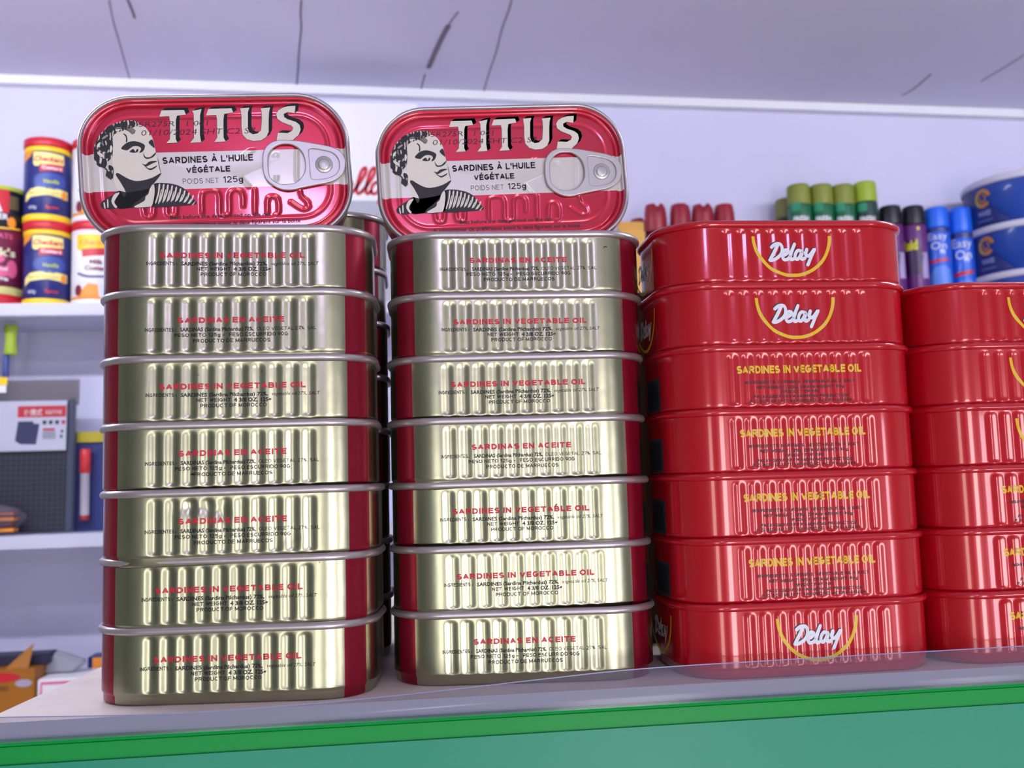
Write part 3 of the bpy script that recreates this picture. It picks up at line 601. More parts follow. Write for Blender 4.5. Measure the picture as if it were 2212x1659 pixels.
# ---------------------------------------------------------------- the two tins standing on edge, lids to the front
def catmull(L): return smooth_line(L, 4, True)
def emb_depth(u, v, EMB=[smooth_line(l, 4) for l in TRACE['emb']]):
    best = 9.0
    for l in EMB:
        for a, b in zip(l, l[1:]):
            dx, dy = b[0]-a[0], b[1]-a[1]; q = dx*dx+dy*dy or 1e-9
            t = max(0, min(1, ((u-a[0])*dx+(v-a[1])*dy)/q))
            d = math.hypot(u-a[0]-t*dx, v-a[1]-t*dy)
            if d < best: best = d
    return -.00032*(.5+.5*math.cos(PI*min(best/.95, 1)))
ZP = HC-.0026
def printed_lid():
    pr = [(.0018, .0262), (.0019, HC-.0010), (.0023, HC-.0034), (.0031, HC-.0037), (.0040, HC-.0036), (.0046, HC-.0028), (.0052, ZP)]
    pr += [(.0052+i*.0005, ZP) for i in range(1, 44)]
    vs, fs = [], []; n = None
    for ins, z in pr:
        o = outline(min(ins, .0207), 100)
        hy = HY+max(RC-ins, 0)
        for x, y, *_ in o:
            if ins > .0207:
                k = (ins-.0207); s = max(0, 1-k/.0095); y *= s; x *= (HX+.0003-k)/(HX+.0003)
            d = 0
            if ins > .0052:
                e = abs(ins-.0088)                      # shallow ring pressed into the panel
                d = emb_depth(x*1000, y*1000)-.00018*(.5+.5*math.cos(PI*min(e/.0011, 1)))
            vs.append((x, y, z+d))
        n = len(o)
    for j in range(len(pr)-1):
        for i in range(n):
            k = (i+1) % n; fs.append((j*n+i, j*n+k, (j+1)*n+k, (j+1)*n+i))
    fs.append(tuple((len(pr)-1)*n+i for i in range(n)))
    return mesh('lid', vs, fs, M_lidp)

def curve_plate(name, loops, z, ext, bev, m, parent):
    c = bpy.data.curves.new('c', 'CURVE'); c.dimensions = '2D'; c.fill_mode = 'BOTH'; c.extrude = ext; c.bevel_depth = bev; c.bevel_resolution = 3
    for L in loops:
        sp = c.splines.new('POLY'); sp.points.add(len(L)-1); sp.use_cyclic_u = True
        for q, (x, y) in zip(sp.points, L): q.co = (x/1000, y/1000, 0, 1)
    o = bpy.data.objects.new('c', c); COL.objects.link(o)
    ev = o.evaluated_get(bpy.context.evaluated_depsgraph_get()); me = bpy.data.meshes.new_from_object(ev)
    bpy.data.objects.remove(o); bpy.data.curves.remove(c)
    me.name = name; me.materials.clear(); me.materials.append(m)
    for v in me.vertices: v.co.z += z
    for p in me.polygons: p.use_smooth = abs(p.normal.z) < .999
    q = bpy.data.objects.new(name, me); COL.objects.link(q); q.parent = parent
    return q

def shrink(L, d):
    out = []; N = len(L); ar = sum(L[i-1][0]*L[i][1]-L[i][0]*L[i-1][1] for i in range(N)); sg = 1 if ar > 0 else -1
    for i in range(N):
        a, b = L[i-1], L[(i+1) % N]; dx, dy = b[0]-a[0], b[1]-a[1]; l = math.hypot(dx, dy) or 1
        out.append((L[i][0]-sg*dy/l*d, L[i][1]+sg*dx/l*d))
    return out

def upright_tin():
    r = thing('sardine_tin', 'x', 'sardine tin', group='tins standing upright on the gold stacks')
    for src, nm in ((used['veg'], 'body'), (used['veg'], 'rim')):
        for ch in src.children:
            if ch.name.split('.')[0] == nm:
                c = ch.copy(); COL.objects.link(c); c.parent = r
    ld = printed_lid(); ld.parent = r
    pl = lambda off: (lambda a, b: (a/1000, b/1000, ZP+off))
    dx, dy = TRACE['shadow']
    sh = []
    for L in TRACE['titus']:
        for k in range(1, 9): sh.append(poly([(x+dx*k/8, y+dy*k/8) for x, y in L]))
        sh.append(poly(shrink(L, -.18)))
    decal('title_shadow', sh, pl(.00003), M_blk, ld)
    decal('title', [poly(L) for L in TRACE['titus']], pl(.00007), M_cream, ld)
    decal('portrait', [poly(catmull(TRACE['face']))], pl(.00004), M_cream, ld)
    decal('portrait_hair', [poly(catmull(TRACE['hair']))], pl(.00008), M_hair, ld)
    decal('portrait_ink', [poly(catmull(L)) for L in TRACE['hairblack']+TRACE['black']], pl(.00012), M_blk, ld)
    st = []
    for i in range(46):                                 # engraved hair and cloak lines
        a = -.2+2.6*i/45; ca, sa = math.cos(a+.9), math.sin(a+.9)
        x0, y0 = -36.5+7.6*ca, 10.8+8.4*sa
        st.append(stroke([(x0, y0), (x0-1.1*ca+.5*sa, y0-1.2*sa-.4), (x0-1.8*ca, y0-2.2*sa)], .22, 3))
    decal('portrait_light', [poly(catmull(L)) for L in TRACE['haircream']+TRACE['cream']], pl(.00015), M_cream, ld)
    decal('portrait_engraving', st, pl(.00017), M_blk, ld)
    ln = [caps("SARDINES À L'HUILE", -21.2, 13.7, 2.3, 2.7, .22, .14, .5, .012), caps('VÉGÉTALE', -12.4, 4.5, -1.7, 2.4, .24, .14, .4, .012), caps('125g', 1.4, 9.2, -6.0, 2.6, .15, .16)]
    decal('label_text', ln, pl(.00009), M_blk, ld)
    decal('weight_text', [caps('POIDS NET', -14, -.2, -6.0, 2.1, .11, .2)], pl(.00009), M_grey, ld)
    decal('best_before_text', [txt('Best before the date printed on the can', -19.6, 19, -20.0, 1.5, bold=.02, skew=-.2), txt('A consommer de préférence avant la date figurant sur la boite', -30.8, 30.6, -23.0, 1.5, bold=.02, skew=-.3)], pl(.0001), M_blk, ld)
    decal('date_stamp', [txt('5R275R   1 001', -29.3, -2.7, 17.6, 2.2, shear=.15, bold=-.004), txt('01/10/2024 SHT C2 S7', -28.5, 15.6, 14.0, 2.4, shear=.15, bold=-.006)], pl(.0001), mat('printer_ink', S(70, 18, 52), .6), ld)
    tab, hole, rec = (smooth_line(TRACE[k], 5, True) for k in ('tab', 'hole', 'recess'))
    tb = curve_plate('pull_tab', [shrink(tab, .3), shrink(hole, -.3), shrink(rec, -.3)], HC-.0013, .00035, .00035, M_alu, r)
    curve_plate('tab_web', [shrink(rec, -.5)], HC-.0018, .0002, 0, M_alu, tb)
    (cx, cy), (ex, ey) = TRACE['rivet']; rr = math.hypot(ex-cx, ey-cy)
    lathe('rivet', [(rr*.00125, ZP), (rr*.00125, HC-.00145), (rr*.0011, HC-.00125), (rr*.00085, HC-.0013), (rr*.0008, HC-.0011), (rr*.0006, HC-.00095), (.0003, HC-.0009)], M_alu, tb, 32, True, (cx/1000, cy/1000))
    return r

def stand(r, x, y, z, lean, roll, yaw, lab):
    Rm = Matrix.Rotation(yaw, 4, 'Z') @ Matrix.Rotation(roll, 4, 'Y') @ Matrix.Rotation(-lean, 4, 'X') @ Matrix.Rotation(PI/2, 4, 'X')
    c = Rm @ Vector((0, 0, HC-.0013))
    r.location = Vector((x, y, z))-c; r.rotation_euler = Rm.to_euler(); r['label'] = lab
t1 = upright_tin()
stand(t1, -.010407, -.006004, .203906, -.0151, -.062177, .06136, 'upright sardine tin with red and white portrait lid, standing on the leftmost gold stack')
t2 = dup(t1, (0, 0, 0), (0, 0, 0), '')
stand(t2, .104599, -.003168, .202999, .01566, -.04071, -.00899, 'upright sardine tin with red and white portrait lid, standing on the middle gold stack')
# ================================================================ goods on the wall shelves
C_ = lambda *c, **k: mat('pack_'+str(len(bpy.data.materials)), S(*c), **{'rough': .4, **k})
P_red = C_(196, 30, 48); P_navy = C_(24, 34, 108, coat=.3); P_yel = C_(246, 206, 40); P_pale = C_(244, 228, 140); P_org = C_(238, 150, 50); P_wh = C_(236, 234, 240)
P_dk = C_(26, 24, 40); P_wine = C_(104, 24, 58); P_pink = C_(222, 96, 140); P_lime = C_(186, 200, 70); P_maroon = C_(112, 30, 50); P_blue2 = C_(46, 72, 150)

def wrap(rad, cx, cy, off=.0004, facing=None):
    """lettering frame on a standing cylinder: a metres along the wall, b height; faces the shop front"""
    az = facing if facing is not None else math.atan2(cam.location.y-cy, cam.location.x-cx)
    def fn(a, b):
        t = az+a/rad
        return ((rad+off)*math.cos(t), (rad+off)*math.sin(t), b)
    return fn

def can_parts(r, rad, segs, n=40):
    for nm, z0, z1, m, dr in segs:
        R_ = rad+dr
        lathe(nm, [(R_-.0008, z0), (R_, z0+.0008), (R_, z1-.0008), (R_-.0008, z1)], m, r, n)

def custard(x, y, z, label, milk=False):
    r = thing('custard_tin', label, 'tin', (x, y, z), 0, 'custard tins on the wall shelf'); R_ = .0395
    h = .151
    if not milk:
        can_parts(r, R_, [('base_rim', 0, .012, P_yel, .0006), ('label_sleeve', .012, .126, P_navy, 0), ('shoulder_band', .126, .135, P_yel, .0002), ('lid', .135, h, P_red, .0014)])
    else:
        can_parts(r, R_, [('base_rim', 0, .010, P_wh, .0006), ('label_sleeve', .010, .130, P_wh, 0), ('shoulder_band', .130, .135, P_wh, .0005), ('lid', .135, h, P_red, .0014)])
    f1, f2 = wrap(R_, x, y), wrap(R_, x, y, .0007); f3 = wrap(R_, x, y, .001)
    if not milk:
        decal('name_panel', [poly([(-.026, .124), (.026, .122), (.027, .104), (.012, .102), (-.022, .098), (-.026, .102)])], f1, P_pale, r, .004)
        decal('name_text', [txt('Checkers', -.024, .025, .107, .0095, bold=.03, shear=.25)], f2, P_red, r, .004)
        decal('ribbon', [poly([(-.015, .101), (.024, .103), (.026, .092), (-.014, .088)])], f2, P_red, r, .004)
        decal('ribbon_text', [txt('Custard', -.011, .022, .093, .006, bold=.03)], f3, P_wh, r, .004)
        decal('halo', [disc(.004, .072, .028, .015)], f1, P_blue2, r, .004)
        decal('flavour_text', [txt('Vanilla', -.008, .018, .068, .0065, bold=.03, shear=.2)], f2, P_lime, r, .004)
        decal('claim_band', [poly([(-.042, .047), (-.03, .057), (0, .061), (.036, .057), (.036, .042), (0, .046), (-.03, .042), (-.042, .034)])], f1, P_pale, r, .004)
        decal('claim_text', [txt('Easy mix and quick', -.032, .018, .048, .0045)], f2, C_(150, 130, 70), r, .004)
        decal('badge', [disc(.028, .049, .006, .008)], f2, P_org, r, .003)
        decal('weight_text', [txt('400g', -.034, -.018, .021, .006, shear=.2)], f1, P_wh, r, .004)
        decal('maker_text', [txt('Spice', -.004, .018, .022, .006, bold=.03)], f1, P_red, r, .004)
        decal('corner_flash', [poly([(-.05, .126), (-.026, .126), (-.032, .116), (-.05, .106)])], f1, P_org, r, .004)
    else:
        decal('name_panel', [poly([(-.034, .126), (.036, .126), (.036, .100), (-.02, .094), (-.034, .100)])], f1, P_yel, r, .004)
        decal('name_text', [txt('Checkers', -.028, .03, .107, .0095, bold=.03, shear=.25)], f2, P_org, r, .004)
        decal('ribbon', [poly([(-.024, .099), (.03, .104), (.03, .092), (-.022, .085)])], f2, P_red, r, .004)
        decal('flavour_text', [txt('Milk', -.01, .012, .073, .008, bold=.04), txt('Custard', -.018, .022, .062, .008, bold=.04)], f2, P_maroon, r, .004)
        decal('swoosh', [stroke([(-.03, .056), (-.01, .050), (.03, .053)], .004)], f1, P_navy, r, .004)
        decal('custard_picture', [poly([(-.022, .028), (-.012, .038), (.004, .036), (.006, .014), (-.03, .012)])], f1, P_org, r, .004)
        decal('cup_picture', [poly([(.006, .036), (.036, .036), (.032, .012), (.010, .012)])], f2, C_(214, 218, 238), r, .004)
        decal('pod_picture', [disc(-.030, .026, .007, .010)], f2, P_maroon, r, .004)
        decal('base_band', [rect(-.055, .055, .0105, .015)], f1, P_org, r, .004)
    return r
custard(-.559, 1.365, .40, 'navy custard tin with yellow bands, lower tin of the navy pair at the left')
custard(-.561, 1.366, .551, 'navy custard tin with yellow bands and red lid, stacked on the other navy tin')
custard(-.477, 1.366, .40, 'white milk custard tin, lower one, half hidden behind the leftmost gold stack', True)
custard(-.478, 1.367, .551, 'white milk custard tin, upper one, behind the upright tin on the left', True)

# oats drum at the left edge
r = thing('oats_drum', 'dark purple oats drum with yellow rim at the left edge of the shelf', 'tin', (-.6525, 1.37, .40))
can_parts(r, .052, [('base_rim', 0, .020, P_red, .0005), ('lower_band', .020, .034, C_(206, 206, 130), 0), ('lower_sleeve', .034, .138, P_wine, 0), ('upper_sleeve', .138, .206, P_dk, 0), ('top_rim', .206, .214, P_lime, .0012)])
f1, f2 = wrap(.052, -.6525, 1.37), wrap(.052, -.6525, 1.37, .0008)
decal('portrait_panel', [rect(-.03, .023, .165, .206)], f1, P_red, r, .004)
decal('collar_picture', [poly([(-.02, .166), (.012, .166), (.004, .186), (-.006, .190)])], f2, P_wh, r, .004)
decal('name_text', [txt('QUAKER', -.036, .022, .153, .010, bold=.03)], f1, P_wh, r, .004)
decal('gold_curve', [stroke([(-.05, .143), (0, .137), (.045, .140)], .003)], f1, P_yel, r, .004)
decal('seal', [disc(.028, .149, .008, .010)], f1, P_org, r, .004)
decal('oats_text', [txt('OATS', -.006, .030, .119, .009, bold=.02)], f1, P_pink, r, .004)
decal('fruit_picture', [disc(-.01, .083, .028, .012), disc(.03, .066, .010, .016), disc(.008, .060, .020, .010)], f1, P_pink, r, .004)
decal('variety_text', [txt("Nilk's", -.024, .036, .088, .014, bold=.03)], f2, C_(232, 226, 190), r, .004)
decal('lower_text', [txt('blend', -.014, .022, .062, .007, bold=.02), txt('orange', -.022, .024, .044, .008, bold=.03)], f2, P_wh, r, .004)
decal('leaf_pattern', [disc(.033+.005*i*(-1)**i*.5, .176+.006*j, .0025, .0035, 8) for i in range(4) for j in range(4)], f1, C_(110, 96, 60), r, .004)

# white carton with red script
r = thing('carton', 'tall white carton with red script lettering behind the gap between the upright tins', 'box', (0, 0, 0))
box('box', -.13, .105, 1.362, 1.42, .40, .79, P_wh, r, .001)
k = .00050
SCR = [[(0, 18), (14, 22), (22, 36), (14, 46), (4, 36), (6, 14), (18, 2), (32, 8)], [(32, 8), (48, 40), (60, 78), (54, 98), (44, 86), (42, 50), (46, 14), (56, 2), (66, 10)], [(66, 10), (82, 40), (94, 78), (88, 98), (78, 86), (76, 50), (80, 14), (90, 2), (100, 12)],
       [(112, 46), (100, 34), (100, 12), (112, 2), (126, 12), (126, 34), (114, 46), (122, 40), (136, 42)]]
K_ = [[(-70, 100), (-78, 50), (-84, 0)], [(-20, 100), (-50, 62), (-74, 48), (-48, 30), (-22, 0)]]
TAIL = [[(168, 40), (152, 46), (142, 24), (150, 4), (166, 16), (170, 44), (164, -20), (148, -36), (140, -22), (176, 8)], [(208, 40), (192, 46), (182, 24), (190, 4), (206, 16), (210, 44), (204, -20), (188, -36), (180, -22), (216, 8)], [(222, 78), (218, 96)], [(252, 40), (238, 44), (234, 32), (250, 18), (244, 4), (228, 8)]]
decal('script_lettering', [stroke([(x*k+y*k*.3-.036, .612+y*k*1.05) for x, y in L], .0062) for L in SCR+K_+TAIL], lambda a, b: (a, 1.3612, b), P_red, r)
decal('grey_band', [rect(-.129, .104, .402, .600)], lambda a, b: (a, 1.3614, b), C_(170, 172, 184), r)

# red capped bottles
def red_bottle(x, y, rot, label):
    r = thing('cleaner_bottle', label, 'bottle', (x, y, .40), rot, 'red capped bottles')
    lathe('bottle', [(.020, 0), (.0225, .003), (.0225, .12), (.020, .14), (.015, .150)], P_maroon, r, 28)
    bm = bmesh.new(); vs = []
    prof = [(.0222, .148), (.0225, .17), (.0216, .186), (.0203, .196), (.0188, .2025), (.0140, .2038)]
    V, F = [], []; n = 28
    for R_, z in prof:
        for i in range(n):
            a = 2*PI*i/n; V.append((R_*math.cos(a), R_*math.sin(a)*.92, z-(.009 if z > .2 and abs(math.cos(a)) < .35 and math.sin(a) < 0 else 0)-(.004 if z > .2 and math.cos(a) > .75 else 0)))
    for j in range(len(prof)-1):
        for i in range(n): F.append((j*n+i, j*n+(i+1) % n, (j+1)*n+(i+1) % n, (j+1)*n+i))
    F.append(tuple((len(prof)-1)*n+i for i in range(n))); bm.free()
    mesh('cap', V, F, C_(146, 22, 42, rough=.4), r)
    decal('spout_hole', [disc(0, .189, .0035, .004)], lambda a, b: (a, -.0203+(b-.187)*.25, b), P_maroon, r)
    return r
for x, rot, w in ((.568, .1, 'nearest the yellow pack'), (.6185, .9, 'second from the yellow pack'), (.664, -.1, 'third from the yellow pack'), (.708, 1.5, 'farthest from the yellow pack')):
    red_bottle(x, 1.39, rot, 'dark red capped bottle rising behind the red stack, '+w)
red_bottle(.551, 1.446, .5, 'dark red capped bottle set back behind the yellow pack').scale = (1, 1, .93)
r = thing('pouch', 'small yellow pack between the middle gold stack and the red bottles', 'pack', (.516, 1.385, .40))
box('pouch_body', -.026, .026, -.012, .012, 0, .150, C_(214, 158, 44), r, .003); box('pouch_seal', -.026, .026, -.002, .002, .150, .168, C_(206, 150, 40), r, .0008)

# spray cans
def spray(name, x, y, rad, h, caph, body, cap, label, group, deco=None, taper=.9):
    r = thing(name, label, 'spray can', (x, y, .40), 0, group)
    lathe('can', [(rad*.93, 0), (rad, .003), (rad, h-caph-.004), (rad*.96, h-caph)], body, r, 36)
    lathe('cap', [(rad*.98, h-caph), (rad*.99, h-caph+.003), (rad*taper, h-.006), (rad*(taper-.03), h-.002), (rad*(taper-.12), h)], cap, r, 36)
    if deco: deco(r, wrap(rad, x, y), wrap(rad, x, y, .0008))
    return r
P_lcap = C_(128, 138, 50, rough=.5); P_lcap2 = C_(152, 176, 44, rough=.45); P_grn = C_(10, 98, 60, coat=.3); P_dgrn = C_(16, 60, 52, coat=.3)
def deco_g(r, a, b):
    decal('label_panel', [rect(-.017, .003, .188, .205)], a, C_(30, 140, 100), r, .004)
    decal('label_text', [txt('FRESH', -.012, .018, .166, .011, bold=.03)], b, P_wh, r, .004)
for x, w, h, c, bd in ((.865, 'nearest the red bottles', .2445, P_lcap, P_grn), (.912, 'second from the red bottles', .2445, P_lcap, P_grn), (.958, 'third from the red bottles', .2445, P_lcap, P_grn), (1.0055, 'brightest and tallest, nearest the black caps', .251, P_lcap2, P_dgrn)):
    spray('air_freshener', x, 1.39, .0234, h, .042, bd, c, 'green spray can with lime cap, '+w, 'lime capped spray cans', deco_g, .97)
spray('air_freshener', .862, 1.445, .0234, .232, .042, P_dgrn, C_(122, 118, 56), 'green spray can with dull lime cap, half hidden behind the others', 'lime capped spray cans', None, .97)
P_blkc = C_(18, 16, 26); P_pur = C_(96, 34, 112, coat=.3); P_dpur = C_(52, 16, 70)
def deco_p(r, a, b):
    decal('label_dark', [poly([(-.05, .125), (.004, .13), (.016, .10), (.010, .06), (-.05, .05)])], a, P_dpur, r, .004)
    decal('name_text', [txt('Raid', -.026, .005, .110, .020, bold=.05)], b, C_(206, 200, 30), r, .004)
    decal('side_panel', [rect(.012, .026, .05, .103)], a, C_(176, 160, 206), r, .004)
    decal('insect_mark', [disc(.008, .152, .003, .004)], b, C_(206, 200, 30), r)
for x, w in ((1.0565, 'beside the lime capped cans'), (1.106, 'beside the blue spray cans')):
    spray('insect_spray', x, 1.39, .0235, .2018, .040, P_pur, P_blkc, 'purple spray can with black cap, '+w, 'black capped spray cans', deco_p, .9)
P_blu = C_(28, 92, 214, coat=.3); P_bcap = C_(30, 104, 232, rough=.35); P_lblu = C_(84, 134, 226)
def deco_b(r, a, b):
    decal('top_band', [rect(-.03, .03, .146, .154)], a, P_navy, r, .004)
    decal('name_text', [txt('Easy', -.019, .019, .130, .015, bold=-.002), txt('On', -.013, .017, .110, .016, bold=-.002)], b, P_wh, r, .004)
    decal('red_stripe', [poly([(-.018, .088), (.020, .092), (.020, .086), (-.018, .081)])], a, P_red, r, .004)
    decal('swirl_picture', [poly([(-.02, .06), (-.008, .074), (.01, .076), (.022, .07), (.024, .02), (-.018, .02)])], a, P_lblu, r, .004)
for x, w in ((1.1555, 'beside the black capped cans'), (1.2075, 'next to the blue tubs')):
    o = spray('starch_spray', x, 1.39, .0245, .1985, .042, P_blu, P_bcap, 'blue spray can with white lettering and blue cap, '+w, 'blue spray cans', deco_b, .93)
    if x > 1.19: o.location.z = .3535; o.scale = (1, 1, 1.235)

# blue tubs with white lids
P_tub = C_(10, 58, 150, coat=.2); P_tubd = C_(20, 36, 110); P_tlid = C_(206, 202, 218)
def tub(z, label):
    x, y, R_ = 1.338, 1.362, .118
    r = thing('detergent_tub', label, 'tub', (x, y, z), 0, 'blue tubs with white lids')
    lathe('tub_body', [(R_*.93, 0), (R_*.95, .003), (R_*.985, .085), (R_*.985, .087)], P_tub, r, 64)
    lathe('lid', [(R_, .083), (R_*1.02, .0845), (R_*1.02, .0945), (R_*1.005, .0965), (R_*.95, .0965)], P_tlid, r, 64)
    a, b = wrap(R_*.985, x, y, .0004), wrap(R_*.985, x, y, .001); c = wrap(R_*.985, x, y, .0015)
    decal('label_dark_area', [poly([(-.16, .004), (-.03, .004), (-.055, .030), (-.085, .055), (-.11, .081), (-.16, .081)])], a, P_tubd, r, .006)  # darker blue area at the left of the label
    decal('swirl_mark', [ringshape(-.083, .058, .019, .011, .2, 5.6), ringshape(-.083, .058, .008, .005, 2.5, 7.8)], b, C_(188, 122, 56), r, .004)
    decal('swirl_yellow', [ringshape(-.083, .058, .0185, .013, 2.4, 4.2)], c, C_(170, 160, 60), r, .004)  # yellow part of the printed swirl
    decal('name_text', [txt('WAVES', -.096, -.066, .022, .010, bold=.03), txt('DETERGENT', -.097, -.062, .010, .004)], c, C_(150, 160, 206), r, .005)
    return r
for k, w in enumerate(('lowest of the three, mostly hidden', 'middle one of the three', 'topmost of the three')):
    tub(.3535+.0965*k, 'round blue tub with white lid at the right edge, '+w)

# ---------------------------------------------------------------- lower shelf: blister packs
P_clear = veil_mat('clear_pack_plastic', S(120, 118, 130), .94, .1)
r = thing('tablet_pack', 'clear pack with dark slate and white and red card on the lower shelf', 'pack', (0, 0, 0))
def slab(name, x0, x1, y0, y1, z0, z1, lean, m, parent, bev=.002):
    o = box(name, x0, x1, y0, y1, z0, z1, m, parent, bev)
    for v in o.data.vertices: v.co.y += (v.co.z-z0)*lean
    return o
P_slate = C_(14, 16, 30, rough=.4); P_slate2 = C_(66, 74, 98, rough=.35)
sl = slab('slate', -.70, -.520, 1.368, 1.376, .006, .236, .03, P_slate, r)
slab('slate_edge', -.522, -.511, 1.366, 1.378, .006, .240, .03, P_slate2, r)
LN = []
for i in range(20): LN.append(rect(-.695+i*.0088, -.6944+i*.0088, .012, .145))
for j in range(15): LN.append(rect(-.695, -.527, .013+j*.0088, .0136+j*.0088))
decal('grid_lines', LN, lambda a, b: (a, 1.3676+(b-.006)*.03, b), P_slate2, sl)
cd = slab('header_card', -.70, -.522, 1.364, 1.3655, .148, .236, .03, C_(206, 206, 226), r, .0003)
fc = lambda off: (lambda a, b: (a, 1.3637-off+(b-.148)*.03, b))
decal('red_banner', [rect(-.604, -.523, .207, .227)], fc(0), P_red, cd)
decal('banner_text', [txt('便携式', -.593, -.563, .211, .009, bold=.01), txt('液晶写字板', -.558, -.530, .2125, .006)], fc(.0003), P_wh, cd)
decal('product_picture', [poly([(-.607, .166), (-.603, .200), (-.578, .200), (-.577, .196), (-.567, .195), (-.572, .159), (-.598, .160)])], fc(.0001), C_(44, 46, 92), cd)
decal('colour_swatches', [rect(-.562+i*.0105, -.5555+i*.0105, .194, .201) for i in range(3)]+[rect(-.531, -.527, .179, .184), rect(-.532, -.528, .170, .175)], fc(.0001), C_(40, 44, 60), cd)
decal('red_swatch', [rect(-.530, -.524, .194, .201), rect(-.561, -.541, .183, .187)], fc(.0002), P_red, cd)
decal('barcode', [rect(-.561+i*.0022, -.5600+i*.0022, .168, .182) for i in range(10)], fc(.0001), C_(90, 94, 104), cd)
slab('plastic_sleeve', -.71, -.502, 1.354, 1.356, .006, .276, .03, P_clear, r, .0004)
slab('backing_card', -.645, -.504, 1.3745, 1.3752, .228, .274, .03, veil_mat('smoky_plastic', S(112, 102, 100), .45, .1), r, .0003)

r = thing('marker_pack', 'blue card pack with a red and white marker beside the dark slate', 'pack', (0, 0, 0))
slab('card', -.517, -.45, 1.392, 1.394, .0045, .181, .02, C_(34, 46, 104), r, .0004)
slab('header', -.512, -.45, 1.3905, 1.3915, .162, .181, .02, C_(176, 162, 40), r, .0003)
decal('header_text', [txt('MARKER', -.498, -.470, .168, .006)], lambda a, b: (a, 1.3899+(b-.0045)*.02, b), P_dk, r)
mk = lathe('marker', [(.007, .030), (.0078, .032), (.0078, .108), (.0088, .109), (.0088, .146), (.007, .148)], C_(186, 178, 190), r, 20, True, (-.494, 1.381))
lathe('marker_cap', [(.0082, .107), (.0093, .108), (.0093, .147), (.0075, .150)], C_(196, 48, 52), mk, 20, True, (-.494, 1.381))
lathe('marker_plug', [(.0070, .024), (.0082, .025), (.0082, .033), (.0070, .034)], C_(150, 36, 50), mk, 20, True, (-.494, 1.381))

r = thing('toothbrush_pack', 'clear hanging pack with lime green toy top at the left edge under the shelf', 'pack', (0, 0, 0))
slab('sleeve', -.70, -.606, 1.352, 1.3525, .264, .377, 0, P_clear, r, .0002)
bd_ = lathe('lime_bottle', [(.010, .318), (.011, .322), (.009, .345), (.0115, .366), (.0115, .371)], C_(176, 206, 40), r, 20, True, (-.6185, 1.366))
lathe('blue_stem', [(.005, .278), (.0055, .282), (.0055, .316), (.004, .318)], P_blue2, r, 16, True, (-.6255, 1.366))
box('yellow_tag', -.70, -.6165, 1.3495, 1.3505, .263, .277, P_yel, r, .0002)
box('white_tag', -.70, -.618, 1.3495, 1.3505, .250, .2625, P_wh, r, .0002)

r = thing('sweets_bag', 'crumpled clear bag with orange and brown strips in the lower left shelf corner', 'bag', (-.635, 1.332, .0035))
V, F = [], []; n = 32
for j in range(13):
    ph = PI*j/12-PI/2
    for i in range(n):
        a = 2*PI*i/n; w = 1+.10*math.sin(3*a+2*j*.5)+.06*math.sin(7*a-j)
        V.append((.058*w*math.cos(ph)*math.cos(a), .0165*w*math.cos(ph)*math.sin(a), .028+.028*math.sin(ph)))
for j in range(12):
    for i in range(n): F.append((j*n+i, j*n+(i+1) % n, (j+1)*n+(i+1) % n, (j+1)*n+i))
mesh('bag_film', V, F, veil_mat('bag_plastic', S(110, 104, 118), .7, .15), r)
for z, m in ((.010, P_org), (.019, P_maroon), (.028, P_org), (.037, C_(150, 90, 80))):
    box('strip', -.045, .045, -.011, .011, z-.003, z+.003, m, r, .001)

# ---------------------------------------------------------------- boxes on the lowest shelf
P_carton = C_(158, 98, 22)
r = thing('carton', 'open yellow carton with a red oval on the lowest left shelf', 'box', (0, 0, 0))
box('box', -.68, -.5235, 1.245, 1.335, -.40, -.2035, P_carton, r, .001)
fb_ = lambda off: (lambda a, b: (a, 1.2447-off, b))
decal('red_oval', [disc(-.583, -.216, .038, .008)], fb_(0), P_red, r)
decal('print_text', [txt('CUBES', -.585, -.562, -.236, .007)], fb_(.0002), P_dk, r)
decal('white_oval', [disc(-.540, -.226, .013, .006)], fb_(0), C_(170, 160, 180), r)
mesh('flap', [(-.57, 1.25, -.2035), (-.535, 1.25, -.2035), (-.532, 1.262, -.168), (-.556, 1.262, -.188), (-.57, 1.251, -.2025), (-.535, 1.251, -.2025), (-.532, 1.263, -.167), (-.556, 1.263, -.187)], [(0, 1, 2, 3), (7, 6, 5, 4), (0, 4, 5, 1), (1, 5, 6, 2), (2, 6, 7, 3), (3, 7, 4, 0)], P_carton, r, False)
box('dark_content', -.66, -.512, 1.275, 1.32, -.2035, -.187, C_(40, 40, 66), r, .002)
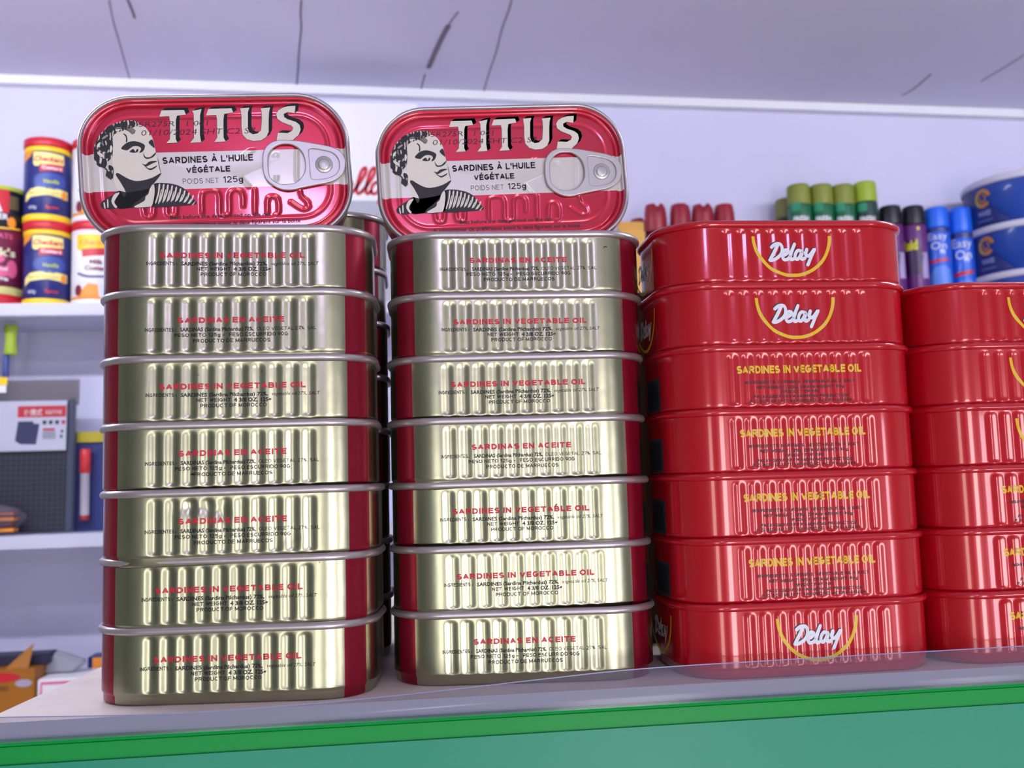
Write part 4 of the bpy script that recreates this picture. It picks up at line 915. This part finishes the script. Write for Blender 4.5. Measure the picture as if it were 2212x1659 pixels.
r = thing('carton', 'white carton with a pink square outline beside the yellow carton', 'box', (0, 0, 0))
box('box', -.5215, -.44, 1.25, 1.33, -.40, -.2225, P_wh, r, .002)
decal('pink_outline', [stroke([(-.515, -.26), (-.515, -.229), (-.46, -.229)], .0045, 1, False)], lambda a, b: (a, 1.2496, b), P_pink, r)
mesh_o = box('crumpled_card', -.53, -.478, 1.29, 1.31, -.2225, -.186, C_(150, 152, 166), None, .004)
for v in mesh_o.data.vertices: v.co.x += (v.co.z+.2225)*.5; v.co.z += -.018*max(0, (v.co.x+.50)/.04) if v.co.z > -.2 else 0
tag(mesh_o, 'grey crumpled card lying on the white carton behind the yellow one', 'card')
r = thing('carton', 'small navy and orange box peeking over the shelf beside the gold stack', 'box', (0, 0, 0))
box('box', -.474, -.40, 1.345, 1.39, -.40, -.207, P_navy, r, .001)
decal('orange_face', [rect(-.466, -.402, -.39, -.208)], lambda a, b: (a, 1.3446, b), P_org, r)

# brown block added behind the middle and red stacks to darken gaps and reflections
r = thing('gap_dark_block', 'brown block added behind the middle gold stack to darken the gap', 'box', (0, 0, 0))
box('box', .0625, .275, .048, .22, 0, .163, C_(70, 52, 40, rough=.8), r, .001)
# fluorescent battens under the ceiling
tm = bpy.data.materials.new('tube_glow'); tm.use_nodes = True; e_ = tm.node_tree.nodes['Principled BSDF']; e_.inputs['Emission Color'].default_value = (.87, .885, 1, 1); e_.inputs['Emission Strength'].default_value = 88
for lx, ly, w in ((-.75, .5, 'left of the tin stacks'), (1.35, .1, 'right of the tin stacks')):
    r = thing('ceiling_lamp', 'white fluorescent batten lamp under the ceiling, '+w, 'lamp', (lx, ly, 0), 0, 'fluorescent lamps')
    box('batten', -.64, .64, -.05, .05, .80, .84, M_trim, r, .004)
    tu = lathe('tube', [(.013, -.6), (.013, .6)], tm, r, 16); tu.rotation_euler = (0, PI/2, 0); tu.location = (0, 0, .775)
    for sx in (-.605, .605): box('tube_holder', sx-.012, sx+.012, -.014, .014, .757, .802, M_trim, r, .002)
